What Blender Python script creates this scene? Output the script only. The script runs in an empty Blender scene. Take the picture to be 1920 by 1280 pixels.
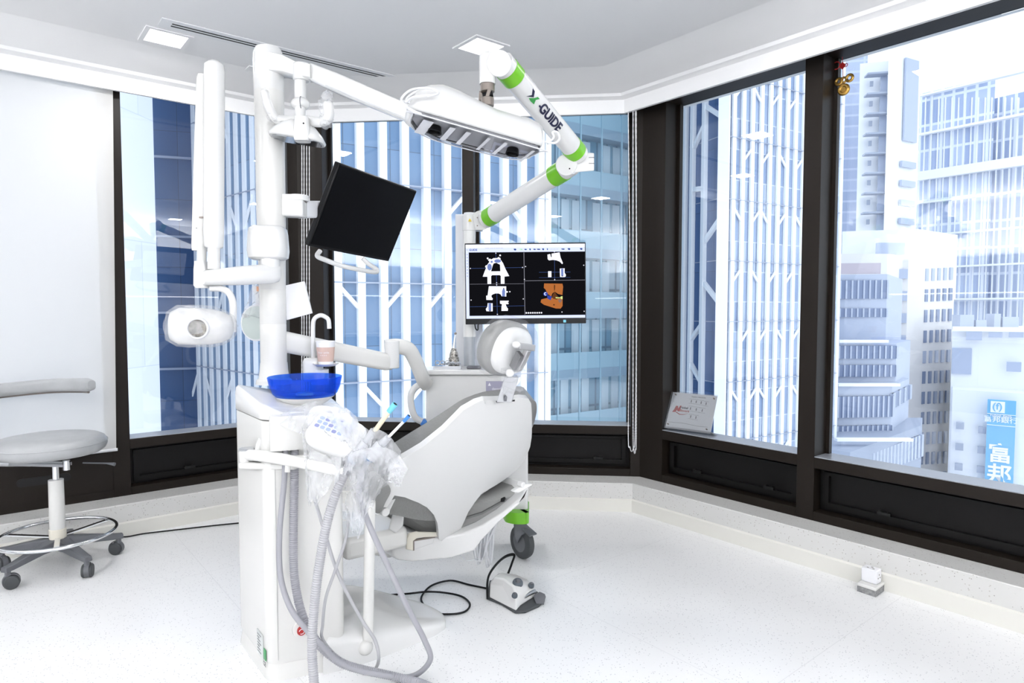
import bpy, bmesh, math, random
from mathutils import Vector, Matrix
random.seed(7)

# ------------------------------------------------------------------ camera
SC = bpy.context.scene
COL = SC.collection
F = 1220.0; CX = 960.0; CY = 640.0; HC = 1.25
PITCH = math.atan(60 / F)
cd = bpy.data.cameras.new('camera'); cam = bpy.data.objects.new('camera', cd); COL.objects.link(cam)
cam.location = (0, 0, HC); cam.rotation_euler = (math.pi / 2 - PITCH, 0, 0)
cd.sensor_width = 36; cd.lens = 36 * F / 1920; cd.clip_end = 600; cd.clip_start = .05
SC.camera = cam
# ------------------------------------------------------------------ world / colour
W = bpy.data.worlds.new('sky'); SC.world = W; W.use_nodes = True
wn = W.node_tree.nodes; bg = wn['Background']
bg.inputs[0].default_value = (.90, .95, 1, 1); bg.inputs[1].default_value = 1.4
SC.view_settings.view_transform = 'Standard'; SC.view_settings.look = 'None'
SC.view_settings.exposure = .50; SC.view_settings.gamma = 1; SC.view_settings.use_curve_mapping = False
SC.cycles.use_denoising = True
SC.cycles.max_bounces = 10; SC.cycles.diffuse_bounces = 4; SC.cycles.transparent_max_bounces = 24
SC.cycles.sample_clamp_indirect = 6
SC.cycles.caustics_reflective = False; SC.cycles.caustics_refractive = False

# ------------------------------------------------------------------ picture geometry helpers
def ray(px, py):
    X = (px - CX) / F; Z = -(py - CY) / F
    return Vector((X, math.cos(PITCH) + Z * math.sin(PITCH), -math.sin(PITCH) + Z * math.cos(PITCH)))
CAM = Vector((0, 0, HC))
def at(px, py, d):               # point seen at a pixel, at y-distance d from the camera
    r = ray(px, py); return CAM + r * (d / r.y)
def G(px, py, z=0):              # point seen at a pixel, on the horizontal plane z
    r = ray(px, py); return CAM + r * ((z - HC) / r.z)
def onpl(px, py, n, d):          # point on the vertical plane n.p = d
    r = ray(px, py); return CAM + r * (d / (n[0] * r.x + n[1] * r.y))

# ------------------------------------------------------------------ materials
def mat(name, col, rough=.5, metal=0, **k):
    m = bpy.data.materials.new(name); m.use_nodes = True
    b = m.node_tree.nodes['Principled BSDF']
    b.inputs['Base Color'].default_value = (*col, 1); b.inputs['Roughness'].default_value = rough
    b.inputs['Metallic'].default_value = metal
    for kk, v in k.items():
        b.inputs[kk.replace('_', ' ')].default_value = v
    return m
def emit(name, col, s):
    m = bpy.data.materials.new(name); m.use_nodes = True; nt = m.node_tree
    nt.nodes.clear(); e = nt.nodes.new('ShaderNodeEmission'); o = nt.nodes.new('ShaderNodeOutputMaterial')
    e.inputs[0].default_value = (*col, 1); e.inputs[1].default_value = s
    nt.links.new(e.outputs[0], o.inputs[0]); return m
def bump(m, scale, strength, detail=3):
    nt = m.node_tree; b = nt.nodes['Principled BSDF']
    tc = nt.nodes.new('ShaderNodeTexCoord'); n = nt.nodes.new('ShaderNodeTexNoise'); bp = nt.nodes.new('ShaderNodeBump')
    n.inputs['Scale'].default_value = scale; n.inputs['Detail'].default_value = detail
    bp.inputs['Strength'].default_value = strength; bp.inputs['Distance'].default_value = .01
    nt.links.new(tc.outputs['Object'], n.inputs['Vector']); nt.links.new(n.outputs['Fac'], bp.inputs['Height'])
    nt.links.new(bp.outputs[0], b.inputs['Normal']); return m
def mottled(name, c1, c2, scale, rough=.5, metal=0, **k):
    m = mat(name, c1, rough, metal, **k); nt = m.node_tree; b = nt.nodes['Principled BSDF']
    tc = nt.nodes.new('ShaderNodeTexCoord'); n = nt.nodes.new('ShaderNodeTexNoise'); r = nt.nodes.new('ShaderNodeValToRGB')
    n.inputs['Scale'].default_value = scale; n.inputs['Detail'].default_value = 4
    r.color_ramp.elements[0].color = (*c1, 1); r.color_ramp.elements[1].color = (*c2, 1)
    r.color_ramp.elements[0].position = .35; r.color_ramp.elements[1].position = .65
    nt.links.new(tc.outputs['Object'], n.inputs['Vector']); nt.links.new(n.outputs['Fac'], r.inputs[0])
    nt.links.new(r.outputs[0], b.inputs['Base Color']); return m
def terrazzo(name, base, specks, scale=260, dens=.16, rough=.3, joints=False):
    m = mat(name, base, rough); nt = m.node_tree; b = nt.nodes['Principled BSDF']
    tc = nt.nodes.new('ShaderNodeTexCoord')
    prev = None
    for i, (c, sc_, th) in enumerate(specks):
        v = nt.nodes.new('ShaderNodeTexVoronoi'); v.inputs['Scale'].default_value = sc_
        nt.links.new(tc.outputs['Object'], v.inputs['Vector'])
        sep = nt.nodes.new('ShaderNodeSeparateColor'); nt.links.new(v.outputs['Color'], sep.inputs[0])
        a = nt.nodes.new('ShaderNodeMath'); a.operation = 'LESS_THAN'; a.inputs[1].default_value = th
        nt.links.new(sep.outputs[0], a.inputs[0])
        d = nt.nodes.new('ShaderNodeMath'); d.operation = 'LESS_THAN'; d.inputs[1].default_value = .33
        nt.links.new(v.outputs['Distance'], d.inputs[0])
        mu = nt.nodes.new('ShaderNodeMath'); mu.operation = 'MULTIPLY'
        nt.links.new(a.outputs[0], mu.inputs[0]); nt.links.new(d.outputs[0], mu.inputs[1])
        mx = nt.nodes.new('ShaderNodeMix'); mx.data_type = 'RGBA'
        nt.links.new(mu.outputs[0], mx.inputs[0])
        if prev is None: mx.inputs[6].default_value = (*base, 1)
        else: nt.links.new(prev, mx.inputs[6])
        mx.inputs[7].default_value = (*c, 1)
        prev = mx.outputs[2]
    if joints:
        mp = nt.nodes.new('ShaderNodeMapping'); mp.inputs['Rotation'].default_value = (0, 0, math.radians(-39.2)); mp.inputs['Location'].default_value = (.30, .02, 0)
        nt.links.new(tc.outputs['Object'], mp.inputs['Vector'])
        br = nt.nodes.new('ShaderNodeTexBrick'); br.offset = 0
        br.inputs['Scale'].default_value = 1; br.inputs['Brick Width'].default_value = 1.1; br.inputs['Row Height'].default_value = 1.1
        br.inputs['Mortar Size'].default_value = .0012; br.inputs['Mortar Smooth'].default_value = 0
        nt.links.new(mp.outputs[0], br.inputs['Vector'])
        mx = nt.nodes.new('ShaderNodeMix'); mx.data_type = 'RGBA'
        nt.links.new(br.outputs['Fac'], mx.inputs[0]); nt.links.new(prev, mx.inputs[6]); mx.inputs[7].default_value = (.78, .78, .79, 1)
        prev = mx.outputs[2]
    nt.links.new(prev, b.inputs['Base Color']); return m
def glassy(name, tint, refl=.08, rough=0.0, wave=0):
    m = bpy.data.materials.new(name); m.use_nodes = True; nt = m.node_tree; nt.nodes.clear()
    o = nt.nodes.new('ShaderNodeOutputMaterial'); t = nt.nodes.new('ShaderNodeBsdfTransparent'); g = nt.nodes.new('ShaderNodeBsdfGlossy')
    t.inputs[0].default_value = (*tint, 1); g.inputs['Roughness'].default_value = rough
    lw = nt.nodes.new('ShaderNodeFresnel'); lw.inputs[0].default_value = 1.5
    mr = nt.nodes.new('ShaderNodeMath'); mr.operation = 'MULTIPLY'; mr.inputs[1].default_value = refl / .04
    nt.links.new(lw.outputs[0], mr.inputs[0])
    mn = nt.nodes.new('ShaderNodeMath'); mn.operation = 'MINIMUM'; mn.inputs[1].default_value = .9
    nt.links.new(mr.outputs[0], mn.inputs[0])
    mx = nt.nodes.new('ShaderNodeMixShader'); nt.links.new(mn.outputs[0], mx.inputs[0])
    nt.links.new(t.outputs[0], mx.inputs[1]); nt.links.new(g.outputs[0], mx.inputs[2]); nt.links.new(mx.outputs[0], o.inputs[0])
    return m
def film(name, alpha=.4, col=(.78, .79, .82), rough=.25):
    """thin crumpled plastic: part see-through, part white sheen"""
    m = bpy.data.materials.new(name); m.use_nodes = True; nt = m.node_tree
    b = nt.nodes['Principled BSDF']; o = nt.nodes['Material Output']
    b.inputs['Base Color'].default_value = (*col, 1); b.inputs['Roughness'].default_value = rough
    b.inputs['Specular IOR Level'].default_value = .8
    t = nt.nodes.new('ShaderNodeBsdfTransparent'); mx = nt.nodes.new('ShaderNodeMixShader')
    tc = nt.nodes.new('ShaderNodeTexCoord'); n = nt.nodes.new('ShaderNodeTexNoise'); n.inputs['Scale'].default_value = 9
    n.inputs['Detail'].default_value = 5; n.inputs['Distortion'].default_value = 1.5
    nt.links.new(tc.outputs['Object'], n.inputs['Vector'])
    r = nt.nodes.new('ShaderNodeMapRange'); r.inputs['From Min'].default_value = .3; r.inputs['From Max'].default_value = .75
    r.inputs['To Min'].default_value = alpha * .5; r.inputs['To Max'].default_value = min(1, alpha * 1.6)
    nt.links.new(n.outputs['Fac'], r.inputs[0]); nt.links.new(r.outputs[0], mx.inputs[0])
    bp = nt.nodes.new('ShaderNodeBump'); bp.inputs['Strength'].default_value = .42; bp.inputs['Distance'].default_value = .01
    nt.links.new(n.outputs['Fac'], bp.inputs['Height']); nt.links.new(bp.outputs[0], b.inputs['Normal'])
    nt.links.new(t.outputs[0], mx.inputs[1]); nt.links.new(b.outputs[0], mx.inputs[2]); nt.links.new(mx.outputs[0], o.inputs[0])
    return m

M = {}
M['white'] = mat('white gloss plastic', (.74, .74, .735), .22)
M['warm'] = mat('warm white enamel', (.73, .725, .705), .25)
M['cool'] = mat('cool white plastic', (.72, .73, .76), .3)
M['yellowed'] = mat('yellowed white plastic', (.80, .76, .66), .35)
M['paint'] = mat('white ceiling paint', (.90, .90, .91), .7)
M['wall'] = mat('white wall paint', (.90, .90, .90), .7)
M['skirt'] = mat('cream white skirting', (.76, .75, .70), .5)
M['floor'] = terrazzo('white terrazzo floor', (.90, .90, .905), [((.62, .62, .64), 150, .10), ((.45, .45, .47), 210, .035)], rough=.28, joints=True)
M['curb'] = terrazzo('speckled stone curb', (.67, .665, .65), [((.52, .50, .47), 110, .13), ((.30, .29, .28), 160, .045)], rough=.4)
M['bronze'] = bump(mat('dark bronze aluminium', (.012, .0085, .0062), .45, 0, Specular_IOR_Level=.22), 300, .05)
M['bronze_in'] = mat('black bronze panel', (.0035, .003, .003), .5, 0, Specular_IOR_Level=.22)
M['latch'] = mat('black latch metal', (.006, .006, .006), .4, .3)
M['sill'] = mat('grey sill with sky sheen', (.34, .36, .40), .25)  # sky reflection is put into this lighter, bluish grey
M['pane'] = glassy('window glass', (.93, .965, 1.0), .058)
M['black'] = mat('black plastic', (.005, .005, .006), .4, Specular_IOR_Level=.25)
M['screen'] = mat('black screen', (.002, .002, .003), .35, Specular_IOR_Level=.12)
M['rubber'] = mat('dark grey rubber', (.06, .065, .07), .6)
M['grey'] = mat('mid grey plastic', (.13, .135, .15), .45)
M['hose'] = mat('grey hose', (.34, .34, .37), .45)
M['hoselight'] = mat('light grey hose', (.42, .42, .44), .45)
M['leather'] = bump(mottled('grey upholstery', (.22, .22, .215), (.26, .26, .255), 6, .38), 90, .15)
M['silver'] = bump(mottled('silver grey upholstery', (.38, .39, .40), (.45, .46, .47), 5, .32), 60, .12)
M['chrome'] = mat('chrome', (.82, .83, .85), .12, 1)
M['steel'] = mat('brushed steel', (.55, .56, .58), .3, 1)
M['gunmetal'] = mat('brown grey joint metal', (.22, .19, .17), .4, .6)
M['green'] = mat('lime green plastic', (.17, .52, .02), .3)
M['blue'] = mat('blue plastic', (.05, .22, .62), .3)
M['lightblue'] = mat('light blue plastic', (.18, .58, .75), .35)
M['red'] = mat('red plastic', (.45, .02, .02), .3)
M['paper'] = mat('white paper', (.86, .86, .88), .6)
M['film'] = film('clear plastic film', .24)
M['drape'] = film('plastic drape', .38)
M['ink'] = mat('dark navy ink', (.01, .012, .05), .4)
M['diff'] = emit('led panel diffuser', (1, 1, 1), 3.2)
M['gold'] = mat('brass', (.55, .33, .08), .35, .9)
M['cream'] = mat('cream plastic', (.74, .66, .50), .5)

# ------------------------------------------------------------------ mesh builder
class MB:
    def __init__(s, M_=None): s.v = []; s.f = []; s.m = M_ or Matrix.Identity(4)
    def add(s, vs, fs):
        n = len(s.v); s.v += [s.m @ Vector(v) for v in vs]; s.f += [tuple(i + n for i in f) for f in fs]; return s
    def box(s, a, b):
        x0, y0, z0 = a; x1, y1, z1 = b
        return s.add([(x0, y0, z0), (x1, y0, z0), (x1, y1, z0), (x0, y1, z0), (x0, y0, z1), (x1, y0, z1), (x1, y1, z1), (x0, y1, z1)],
                     [(0, 3, 2, 1), (4, 5, 6, 7), (0, 1, 5, 4), (1, 2, 6, 5), (2, 3, 7, 6), (3, 0, 4, 7)])
    def bar(s, a, b, w, h, up=(0, 0, 1)):
        a = Vector(a); b = Vector(b); d = (b - a).normalized(); sd = d.cross(Vector(up)).normalized() * w / 2; u = sd.cross(d).normalized() * h / 2
        vs = []
        for p in (a, b):
            vs += [p - sd - u, p + sd - u, p + sd + u, p - sd + u]
        return s.add(vs, [(0, 1, 2, 3), (7, 6, 5, 4), (0, 4, 5, 1), (1, 5, 6, 2), (2, 6, 7, 3), (3, 7, 4, 0)])
    def loft(s, rings, cap=True):
        n = len(rings[0]); vs = [v for r in rings for v in r]; fs = []
        for i in range(len(rings) - 1):
            for j in range(n):
                k = (j + 1) % n
                fs.append((i * n + j, i * n + k, (i + 1) * n + k, (i + 1) * n + j))
        if cap:
            fs.append(tuple(reversed(range(n)))); fs.append(tuple((len(rings) - 1) * n + j for j in range(n)))
        return s.add(vs, fs)
    def tube(s, pts, r, n=16, cap=True, sx=1, sy=1):
        pts = [Vector(p) for p in pts]; N = len(pts)
        rs = r if isinstance(r, (list, tuple)) else [r] * N
        T = []
        for i in range(N):
            a = pts[max(i - 1, 0)]; b = pts[min(i + 1, N - 1)]; T.append((b - a).normalized())
        ref = Vector((0, 0, 1)) if abs(T[0].z) < .9 else Vector((1, 0, 0))
        u = (ref - T[0] * ref.dot(T[0])).normalized(); rings = []
        for i in range(N):
            u = (u - T[i] * u.dot(T[i])).normalized(); w = T[i].cross(u)
            rings.append([pts[i] + (u * math.cos(2 * math.pi * j / n) * sy + w * math.sin(2 * math.pi * j / n) * sx) * rs[i] for j in range(n)])
        return s.loft(rings, cap)
    def cyl(s, a, b, r, n=24, r2=None):
        return s.tube([a, b], [r, r if r2 is None else r2], n)
    def lathe(s, prof, c=(0, 0, 0), n=36, ax=None, cap=False):
        """prof: (r, z) pairs about the axis through c"""
        c = Vector(c); A = Vector(ax or (0, 0, 1)).normalized()
        u = A.orthogonal().normalized(); w = A.cross(u)
        return s.loft([[c + A * z + (u * math.cos(2 * math.pi * j / n) + w * math.sin(2 * math.pi * j / n)) * max(r, 1e-4) for j in range(n)] for r, z in prof], cap)
    def prism(s, outline, off):
        """outline: 3D points; off: extrusion vector"""
        off = Vector(off); a = [Vector(p) for p in outline]; return s.loft([a, [p + off for p in a]])
    def ring(s, c, R, r, ax=(0, 0, 1), n=40, m=12, a0=0, a1=2 * math.pi):
        c = Vector(c); A = Vector(ax).normalized(); u = A.orthogonal().normalized(); w = A.cross(u)
        full = abs(a1 - a0 - 2 * math.pi) < 1e-6
        rings = []
        for i in range(n + (0 if full else 1)):
            t = a0 + (a1 - a0) * i / n; d = u * math.cos(t) + w * math.sin(t)
            rings.append([c + d * (R + r * math.cos(2 * math.pi * j / m)) + A * r * math.sin(2 * math.pi * j / m) for j in range(m)])
        if full: rings.append(rings[0])
        return s.loft(rings, not full)
    def ball(s, c, r, n=20, m=12, scale=(1, 1, 1)):
        c = Vector(c); rings = []
        for i in range(m + 1):
            t = math.pi * i / m - math.pi / 2; rr = max(math.cos(t), 1e-3)
            rings.append([c + Vector((rr * math.cos(2 * math.pi * j / n) * r * scale[0], rr * math.sin(2 * math.pi * j / n) * r * scale[1], math.sin(t) * r * scale[2])) for j in range(n)])
        return s.loft(rings)
ORG = {}
def spline(pts, n=8):
    """Catmull-Rom through the points"""
    P = [Vector(p) for p in pts]; P = [2 * P[0] - P[1]] + P + [2 * P[-1] - P[-2]]; out = []
    for i in range(1, len(P) - 2):
        for k in range(n):
            t = k / n; a, b, c, d = P[i - 1:i + 3]
            out.append(.5 * ((2 * b) + (c - a) * t + (2 * a - 5 * b + 4 * c - d) * t * t + (3 * b - a - 3 * c + d) * t ** 3))
    out.append(P[-2]); return out
def thing(name, label, cat, loc=(0, 0, 0), group=None, kind=None):
    o = bpy.data.objects.new(name, None); COL.objects.link(o); o.location = loc; ORG[o.name] = Vector(loc)
    o.empty_display_size = .05
    if kind: o['kind'] = kind
    else: o['label'] = label; o['category'] = cat
    if group: o['group'] = group
    return o
def mk(name, mb, m, parent=None, bevel=0, smooth=35, sub=0, label=None, origin=None, solid=0, seg=2):
    me = bpy.data.meshes.new(name); me.from_pydata([tuple(v) for v in mb.v], [], mb.f)
    bm = bmesh.new(); bm.from_mesh(me); bmesh.ops.remove_doubles(bm, verts=bm.verts, dist=1e-6)
    bmesh.ops.recalc_face_normals(bm, faces=bm.faces); bm.to_mesh(me); bm.free()
    o = bpy.data.objects.new(name, me); COL.objects.link(o)
    org = ORG[parent.name] if parent else Vector(origin or (0, 0, 0))
    if parent: o.parent = parent
    else: o.location = org
    ORG[o.name] = org
    if org.length: me.transform(Matrix.Translation(-org))
    for mm in (m if isinstance(m, (list, tuple)) else [m]): me.materials.append(mm)
    if smooth:
        for p in me.polygons: p.use_smooth = True
        me.set_sharp_from_angle(angle=math.radians(smooth))
    if solid:
        md = o.modifiers.new('solid', 'SOLIDIFY'); md.thickness = solid; md.offset = 0
    if bevel:
        md = o.modifiers.new('bevel', 'BEVEL'); md.width = bevel; md.segments = seg; md.limit_method = 'ANGLE'; md.angle_limit = math.radians(40); md.harden_normals = False
    if sub:
        md = o.modifiers.new('sub', 'SUBSURF'); md.levels = sub; md.render_levels = sub
    if label: o['label'] = label
    return o
def tag(o, label=None, cat=None, group=None, kind=None):
    if label: o['label'] = label
    if cat: o['category'] = cat
    if group: o['group'] = group
    if kind: o['kind'] = kind
    return o
def text_mb(txt, size, M_, depth=.0006, bold=0, align='CENTER'):
    """letters as geometry: local x right, y up, extruded along z; M_ places them"""
    c = bpy.data.curves.new('lettering', 'FONT'); c.body = txt; c.size = size; c.extrude = depth; c.align_x = align; c.align_y = 'CENTER'; c.offset = bold * size
    o = bpy.data.objects.new('t', c); COL.objects.link(o); bpy.context.view_layer.update()
    me = bpy.data.meshes.new_from_object(o.evaluated_get(bpy.context.evaluated_depsgraph_get()))
    b = MB(M_); b.add([v.co.copy() for v in me.vertices], [tuple(p.vertices) for p in me.polygons])
    bpy.data.objects.remove(o); bpy.data.curves.remove(c); bpy.data.meshes.remove(me); return b
def frame(o, x, y, z):
    m = Matrix.Identity(4)
    for i, a in enumerate((x, y, z)):
        a = Vector(a).normalized()
        for j in range(3): m[j][i] = a[j]
    for j in range(3): m[j][3] = o[j]
    return m
def rrect(w, h, r, n=5, cx=0, cy=0):
    """rounded rectangle outline in 2D"""
    out = []
    for (sx, sy, a) in ((1, -1, -90), (1, 1, 0), (-1, 1, 90), (-1, -1, 180)):
        for k in range(n + 1):
            t = math.radians(a + 90 * k / n)
            out.append((cx + sx * (w / 2 - r) + r * math.cos(t), cy + sy * (h / 2 - r) + r * math.sin(t)))
    return out

# ------------------------------------------------------------------ the room
Lu, Ln = Vector((.775, .632, 0)), Vector((-.632, .775, 0))
Ru, Rn = Vector((.632, -.775, 0)), Vector((.775, .632, 0))
Bu, Bn = Vector((.995, -.101, 0)), Vector((.101, .995, 0))
for q in (Lu, Ln, Ru, Rn, Bu, Bn): q.normalize()
def inter(n1, d1, n2, d2):
    det = n1.x * n2.y - n1.y * n2.x
    return Vector(((d1 * n2.y - d2 * n1.y) / det, (n1.x * d2 - n2.x * d1) / det, 0))
dL, dB, dR = 4.29, 4.205, 3.255
def corners(oL, oB, oR, sL=4.6, sR=5.6):
    """the plan polyline of the bay at given offsets in front (-) of / behind (+) the frame line"""
    LB = inter(Ln, dL + oL, Bn, dB + oB); BR = inter(Bn, dB + oB, Rn, dR + oR)
    return [Vector((-1.428, 4.371, 0)) - Lu * sL + Ln * oL, LB, BR, Vector((.822, 4.143, 0)) + Ru * sR + Rn * oR]
def band(mb, offs_a, offs_b, za, zb):
    """wall-following strip between two offset polylines at two heights"""
    A = corners(*offs_a); B = corners(*offs_b)
    for i in range(3):
        mb.add([A[i] + Vector((0, 0, za)), A[i + 1] + Vector((0, 0, za)), B[i + 1] + Vector((0, 0, zb)), B[i] + Vector((0, 0, zb))], [(0, 1, 2, 3)])
    return mb
P0 = corners(0, 0, 0)
A_, E_ = P0[0], P0[3]
t_ = (E_ - A_).dot(Ru); F_ = A_ + Ru * t_
def slab(name, z0, z1, m, grow=.5):
    pts = corners(grow, grow, grow)
    pts = [pts[0] - Lu * .2, pts[1], pts[2], pts[3] + Ru * .2, F_ + (F_ - (A_ + E_) / 2).normalized() * .6]
    return mk(name, MB().prism([(p.x, p.y, z0) for p in pts], (0, 0, z1 - z0)), m, smooth=0)
tag(slab('floor', -.2, 0, M['floor']), kind='structure')
ZC = 2.62
tag(slab('ceiling', ZC, ZC + .15, M['paint']), kind='structure')
# dropped cove and valance along the windows
oLl, oBl, oRl = -.08, -.087, -.149
def lipoff(e): return (oLl - e, oBl - e, oRl - e)
v = MB()
prof = [(.34, ZC), (.30, ZC - .006), (.20, ZC - .030), (.11, ZC - .052), (.06, ZC - .060), (.05, ZC - .075), (.0, ZC - .082), (0, 2.457), (-.02, 2.457), (-.02, 2.60)]
for (e0, z0), (e1, z1) in zip(prof, prof[1:]): band(v, lipoff(e0), lipoff(e1), z0, z1)
tag(mk('trim_1', v, M['paint'], smooth=25), kind='structure')
# curb and skirting
oLc, oBc, oRc = 4.10 - dL, 4.03 - dB, 3.09 - dR
c = MB(); band(c, (oLc, oBc, oRc), (oLc, oBc, oRc), 0, .171); band(c, (oLc, oBc, oRc), (oLc + .004, oBc + .004, oRc + .004), .171, .175)
band(c, (oLc + .004, oBc + .004, oRc + .004), (.2, .2, .2), .175, .175)
tag(mk('trim_2', c, M['curb'], smooth=0), kind='structure')
c = MB(); e = .014; band(c, (oLc - e, oBc - e, oRc - e), (oLc - e, oBc - e, oRc - e), 0, .072); band(c, (oLc - e, oBc - e, oRc - e), (oLc, oBc, oRc), .072, .078)
tag(mk('baseboard_bay', c, M['skirt'], smooth=0), kind='structure')
# lower wall and upper wall behind the frames (outside the glass line)
for nm, z0, z1 in (('wall_spandrel', -.2, .46), ('wall_head', 2.56, 2.8)):
    c = MB(); band(c, (.165, .165, .165), (.165, .165, .165), z0, z1); band(c, (.30, .30, .30), (.30, .30, .30), z0, z1); band(c, (.165, .165, .165), (.30, .30, .30), z1, z1); band(c, (.165, .165, .165), (.30, .30, .30), z0, z0)
    tag(mk(nm, c, M['bronze_in'], smooth=0), kind='structure')
# rear walls (behind the camera)
def wallbox(name, p, q, n, t=.12, z1=2.7):
    mb = MB().prism([p, q, q + n * t, p + n * t], (0, 0, z1)); return tag(mk(name, mb, M['wall'], smooth=0), kind='structure')
wallbox('wall_left', A_ - Lu * .05, F_, -Lu); wallbox('wall_back', F_, E_, -Ln)

def FR(u, n, o): return frame(o, u, n, (0, 0, 1))
LBc = P0[1]; BRc = P0[2]
ML = FR(Lu, Ln, LBc); MBk = FR(Bu, Bn, LBc); MR = FR(Ru, Rn, BRc)
def s_of(px, py, u, n, d, o): return (onpl(px, py, n, d) - o).dot(u)
sL = lambda px: s_of(px, 600, Lu, Ln, dL, LBc)
sB = lambda px: s_of(px, 500, Bu, Bn, dB, LBc)
sR = lambda px: s_of(px, 500, Ru, Rn, dR, BRc)
LEN_B = (BRc - LBc).length
GD = .15          # glass line behind the frame face
ZS, ZT = .505, 2.49
tn = [2]
def mullion(MX, a, b, label=None):
    tn[0] += 1
    mb = MB(MX).box((a, 0, .175), (b, GD + .02, 2.6))
    return tag(mk('trim_%d' % tn[0], mb, M['bronze'], bevel=.002), kind='structure')
mull = dict(L1=(sL(203), sL(237)), B1=(sB(867), sB(888)), R1=(sR(1502), sR(1535)))
# mullions and corner posts
mullion(ML, *mull['L1']); mullion(MBk, *mull['B1']); mullion(MR, *mull['R1'])
mullion(ML, sL(543), .02); mullion(MBk, -.02, sB(606)); mullion(MBk, sB(1185), LEN_B + .01); mullion(MR, -.01, sR(1245) + .0)
r2 = sR(1502) + (sR(1535) - 0) + .3
mullion(MR, 2.64, 2.73); mullion(ML, -2.75, -2.66)
bays = [(ML, -2.66, mull['L1'][0]), (ML, mull['L1'][1], sL(543)), (MBk, sB(606), mull['B1'][0]), (MBk, mull['B1'][1], sB(1185)), (MR, sR(1245), mull['R1'][0]), (MR, mull['R1'][1], 2.64), (MR, 2.73, 5.4), (ML, -4.5, -2.75)]
latch_at = {0: [-.1], 1: [.32], 2: [.3, .7], 3: [.78], 4: [.25, .78], 5: [.2, .72], 6: [.5], 7: [.5]}
for i, (MX, a, b) in enumerate(bays):
    w = thing('window_%d' % (i + 1), None, None, (MX @ Vector(((a + b) / 2, .05, ZS))), kind='structure')
    # glass
    mk('glass_pane', MB(MX).box((a - .01, GD, ZS - .02), (b + .01, GD + .012, 2.6)), M['pane'], w, smooth=0)
    # outer slim frame round the glass
    fr = MB(MX)
    fr.box((a, GD - .03, ZS), (a + .018, GD, 2.6)); fr.box((b - .018, GD - .03, ZS), (b, GD, 2.6))
    mk('glazing_bead', fr, M['bronze'], w, smooth=0)
    mk('head_rail', MB(MX).box((a, 0, 2.51 if MX is MR else 2.56), (b, GD, 2.6)), M['bronze'], w, smooth=0)
    mk('window_sill', MB(MX).box((a, .001, ZS - .004), (b, GD, ZS)), M['sill'], w, smooth=0)
    mk('sill_rail', MB(MX).box((a, .0, .445), (b, GD, ZS - .004)), M['bronze'], w, smooth=0, bevel=.002)
    mk('bottom_rail', MB(MX).box((a, .0, .175), (b, GD, .222)), M['bronze'], w, smooth=0, bevel=.002)
    if i == 0:     # flush dark box with an oval slot under the blind
        pb = MB(MX); pb.box((a, -.004, .222), (b, .05, .445))
        mk('cover_panel', pb, M['bronze'], w, smooth=0)
        sc = (sL(72)); so = MB(MX)
        so.prism([(sc + x, -.006, .33 + z) for x, z in rrect(.24, .045, .022, 6)], (0, .004, 0)); mk('slot', so, M['latch'], w)
        continue
    if i > 5: pass
    pn = MB(MX).box((a, .075, .222), (b, .10, .445)); mk('spandrel_panel', pn, M['bronze_in'], w, smooth=0)
    vf = MB(MX); x0, x1, z0, z1 = a + .022, b - .022, .240, .425; t = .030
    vf.box((x0, .052, z0), (x1, .076, z0 + t)); vf.box((x0, .052, z1 - t * .6), (x1, .076, z1)); vf.box((x0, .052, z0), (x0 + t, .076, z1)); vf.box((x1 - t, .052, z0), (x1, .076, z1))
    mk('vent_frame', vf, M['bronze_in'], w, smooth=0, bevel=.003)
    for k in latch_at[i]:
        x = a + (b - a) * k
        lt = MB(MX); lt.cyl((x, .052, .283), (x, .030, .283), .011, 14); lt.box((x - .004, .026, .276), (x + .05, .04, .290)); lt.cyl((x + .035, .05, .284), (x + .035, .034, .284), .009, 12)
        mk('latch', lt, M['latch'], w, smooth=40)

# ------------------------------------------------------------------ ceiling fixtures
def led(px, py, label, on=True, group='square ceiling lights', world=None, side=.215, vis=True):
    p = world or G(px, py, ZC); t = thing('ceiling_light', label, 'ceiling light', (p.x, p.y, ZC), group)
    MX = frame(p, Lu, Ln, (0, 0, 1)); h = side / 2; f = MB(MX); z = -.006
    for (x0, y0, x1, y1) in ((-h, -h, h, -h + .022), (-h, h - .022, h, h), (-h, -h + .0221, -h + .022, h - .0221), (h - .022, -h + .0221, h, h - .0221)): f.box((x0, y0, z), (x1, y1, 0))
    mk('light_frame', f, M['paint'], t, smooth=0)
    mk('diffuser', MB(MX).box((-h + .022, -h + .022, -.004), (h - .022, h - .022, -.001)), M['diff'] if on else M['paint'], t, smooth=0)
    if on:
        l = bpy.data.lights.new('lamp', 'AREA'); l.shape = 'SQUARE'; l.size = side - .05; l.energy = 6.3 if group == 'square ceiling lights' else 3; l.color = (1, .99, .985)
        lo = bpy.data.objects.new('lamp', l); COL.objects.link(lo); lo.parent = t; lo.location = (0, 0, -.012); lo.rotation_euler = (0, 0, math.atan2(Lu.y, Lu.x))
    return t
led(311, 71, 'square lit ceiling light at far left beside the end of the slot diffuser')
led(902, 87, 'square lit ceiling light directly above the camera head, right of the slot diffuser')
led(750, 172, 'square lit ceiling light showing behind the left end of the camera head', side=.215)
led(492, 140, 'square unlit ceiling light partly hidden behind the top of the white column', on=False)
gp = G(902, 87, ZC)
k = 0
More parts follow.
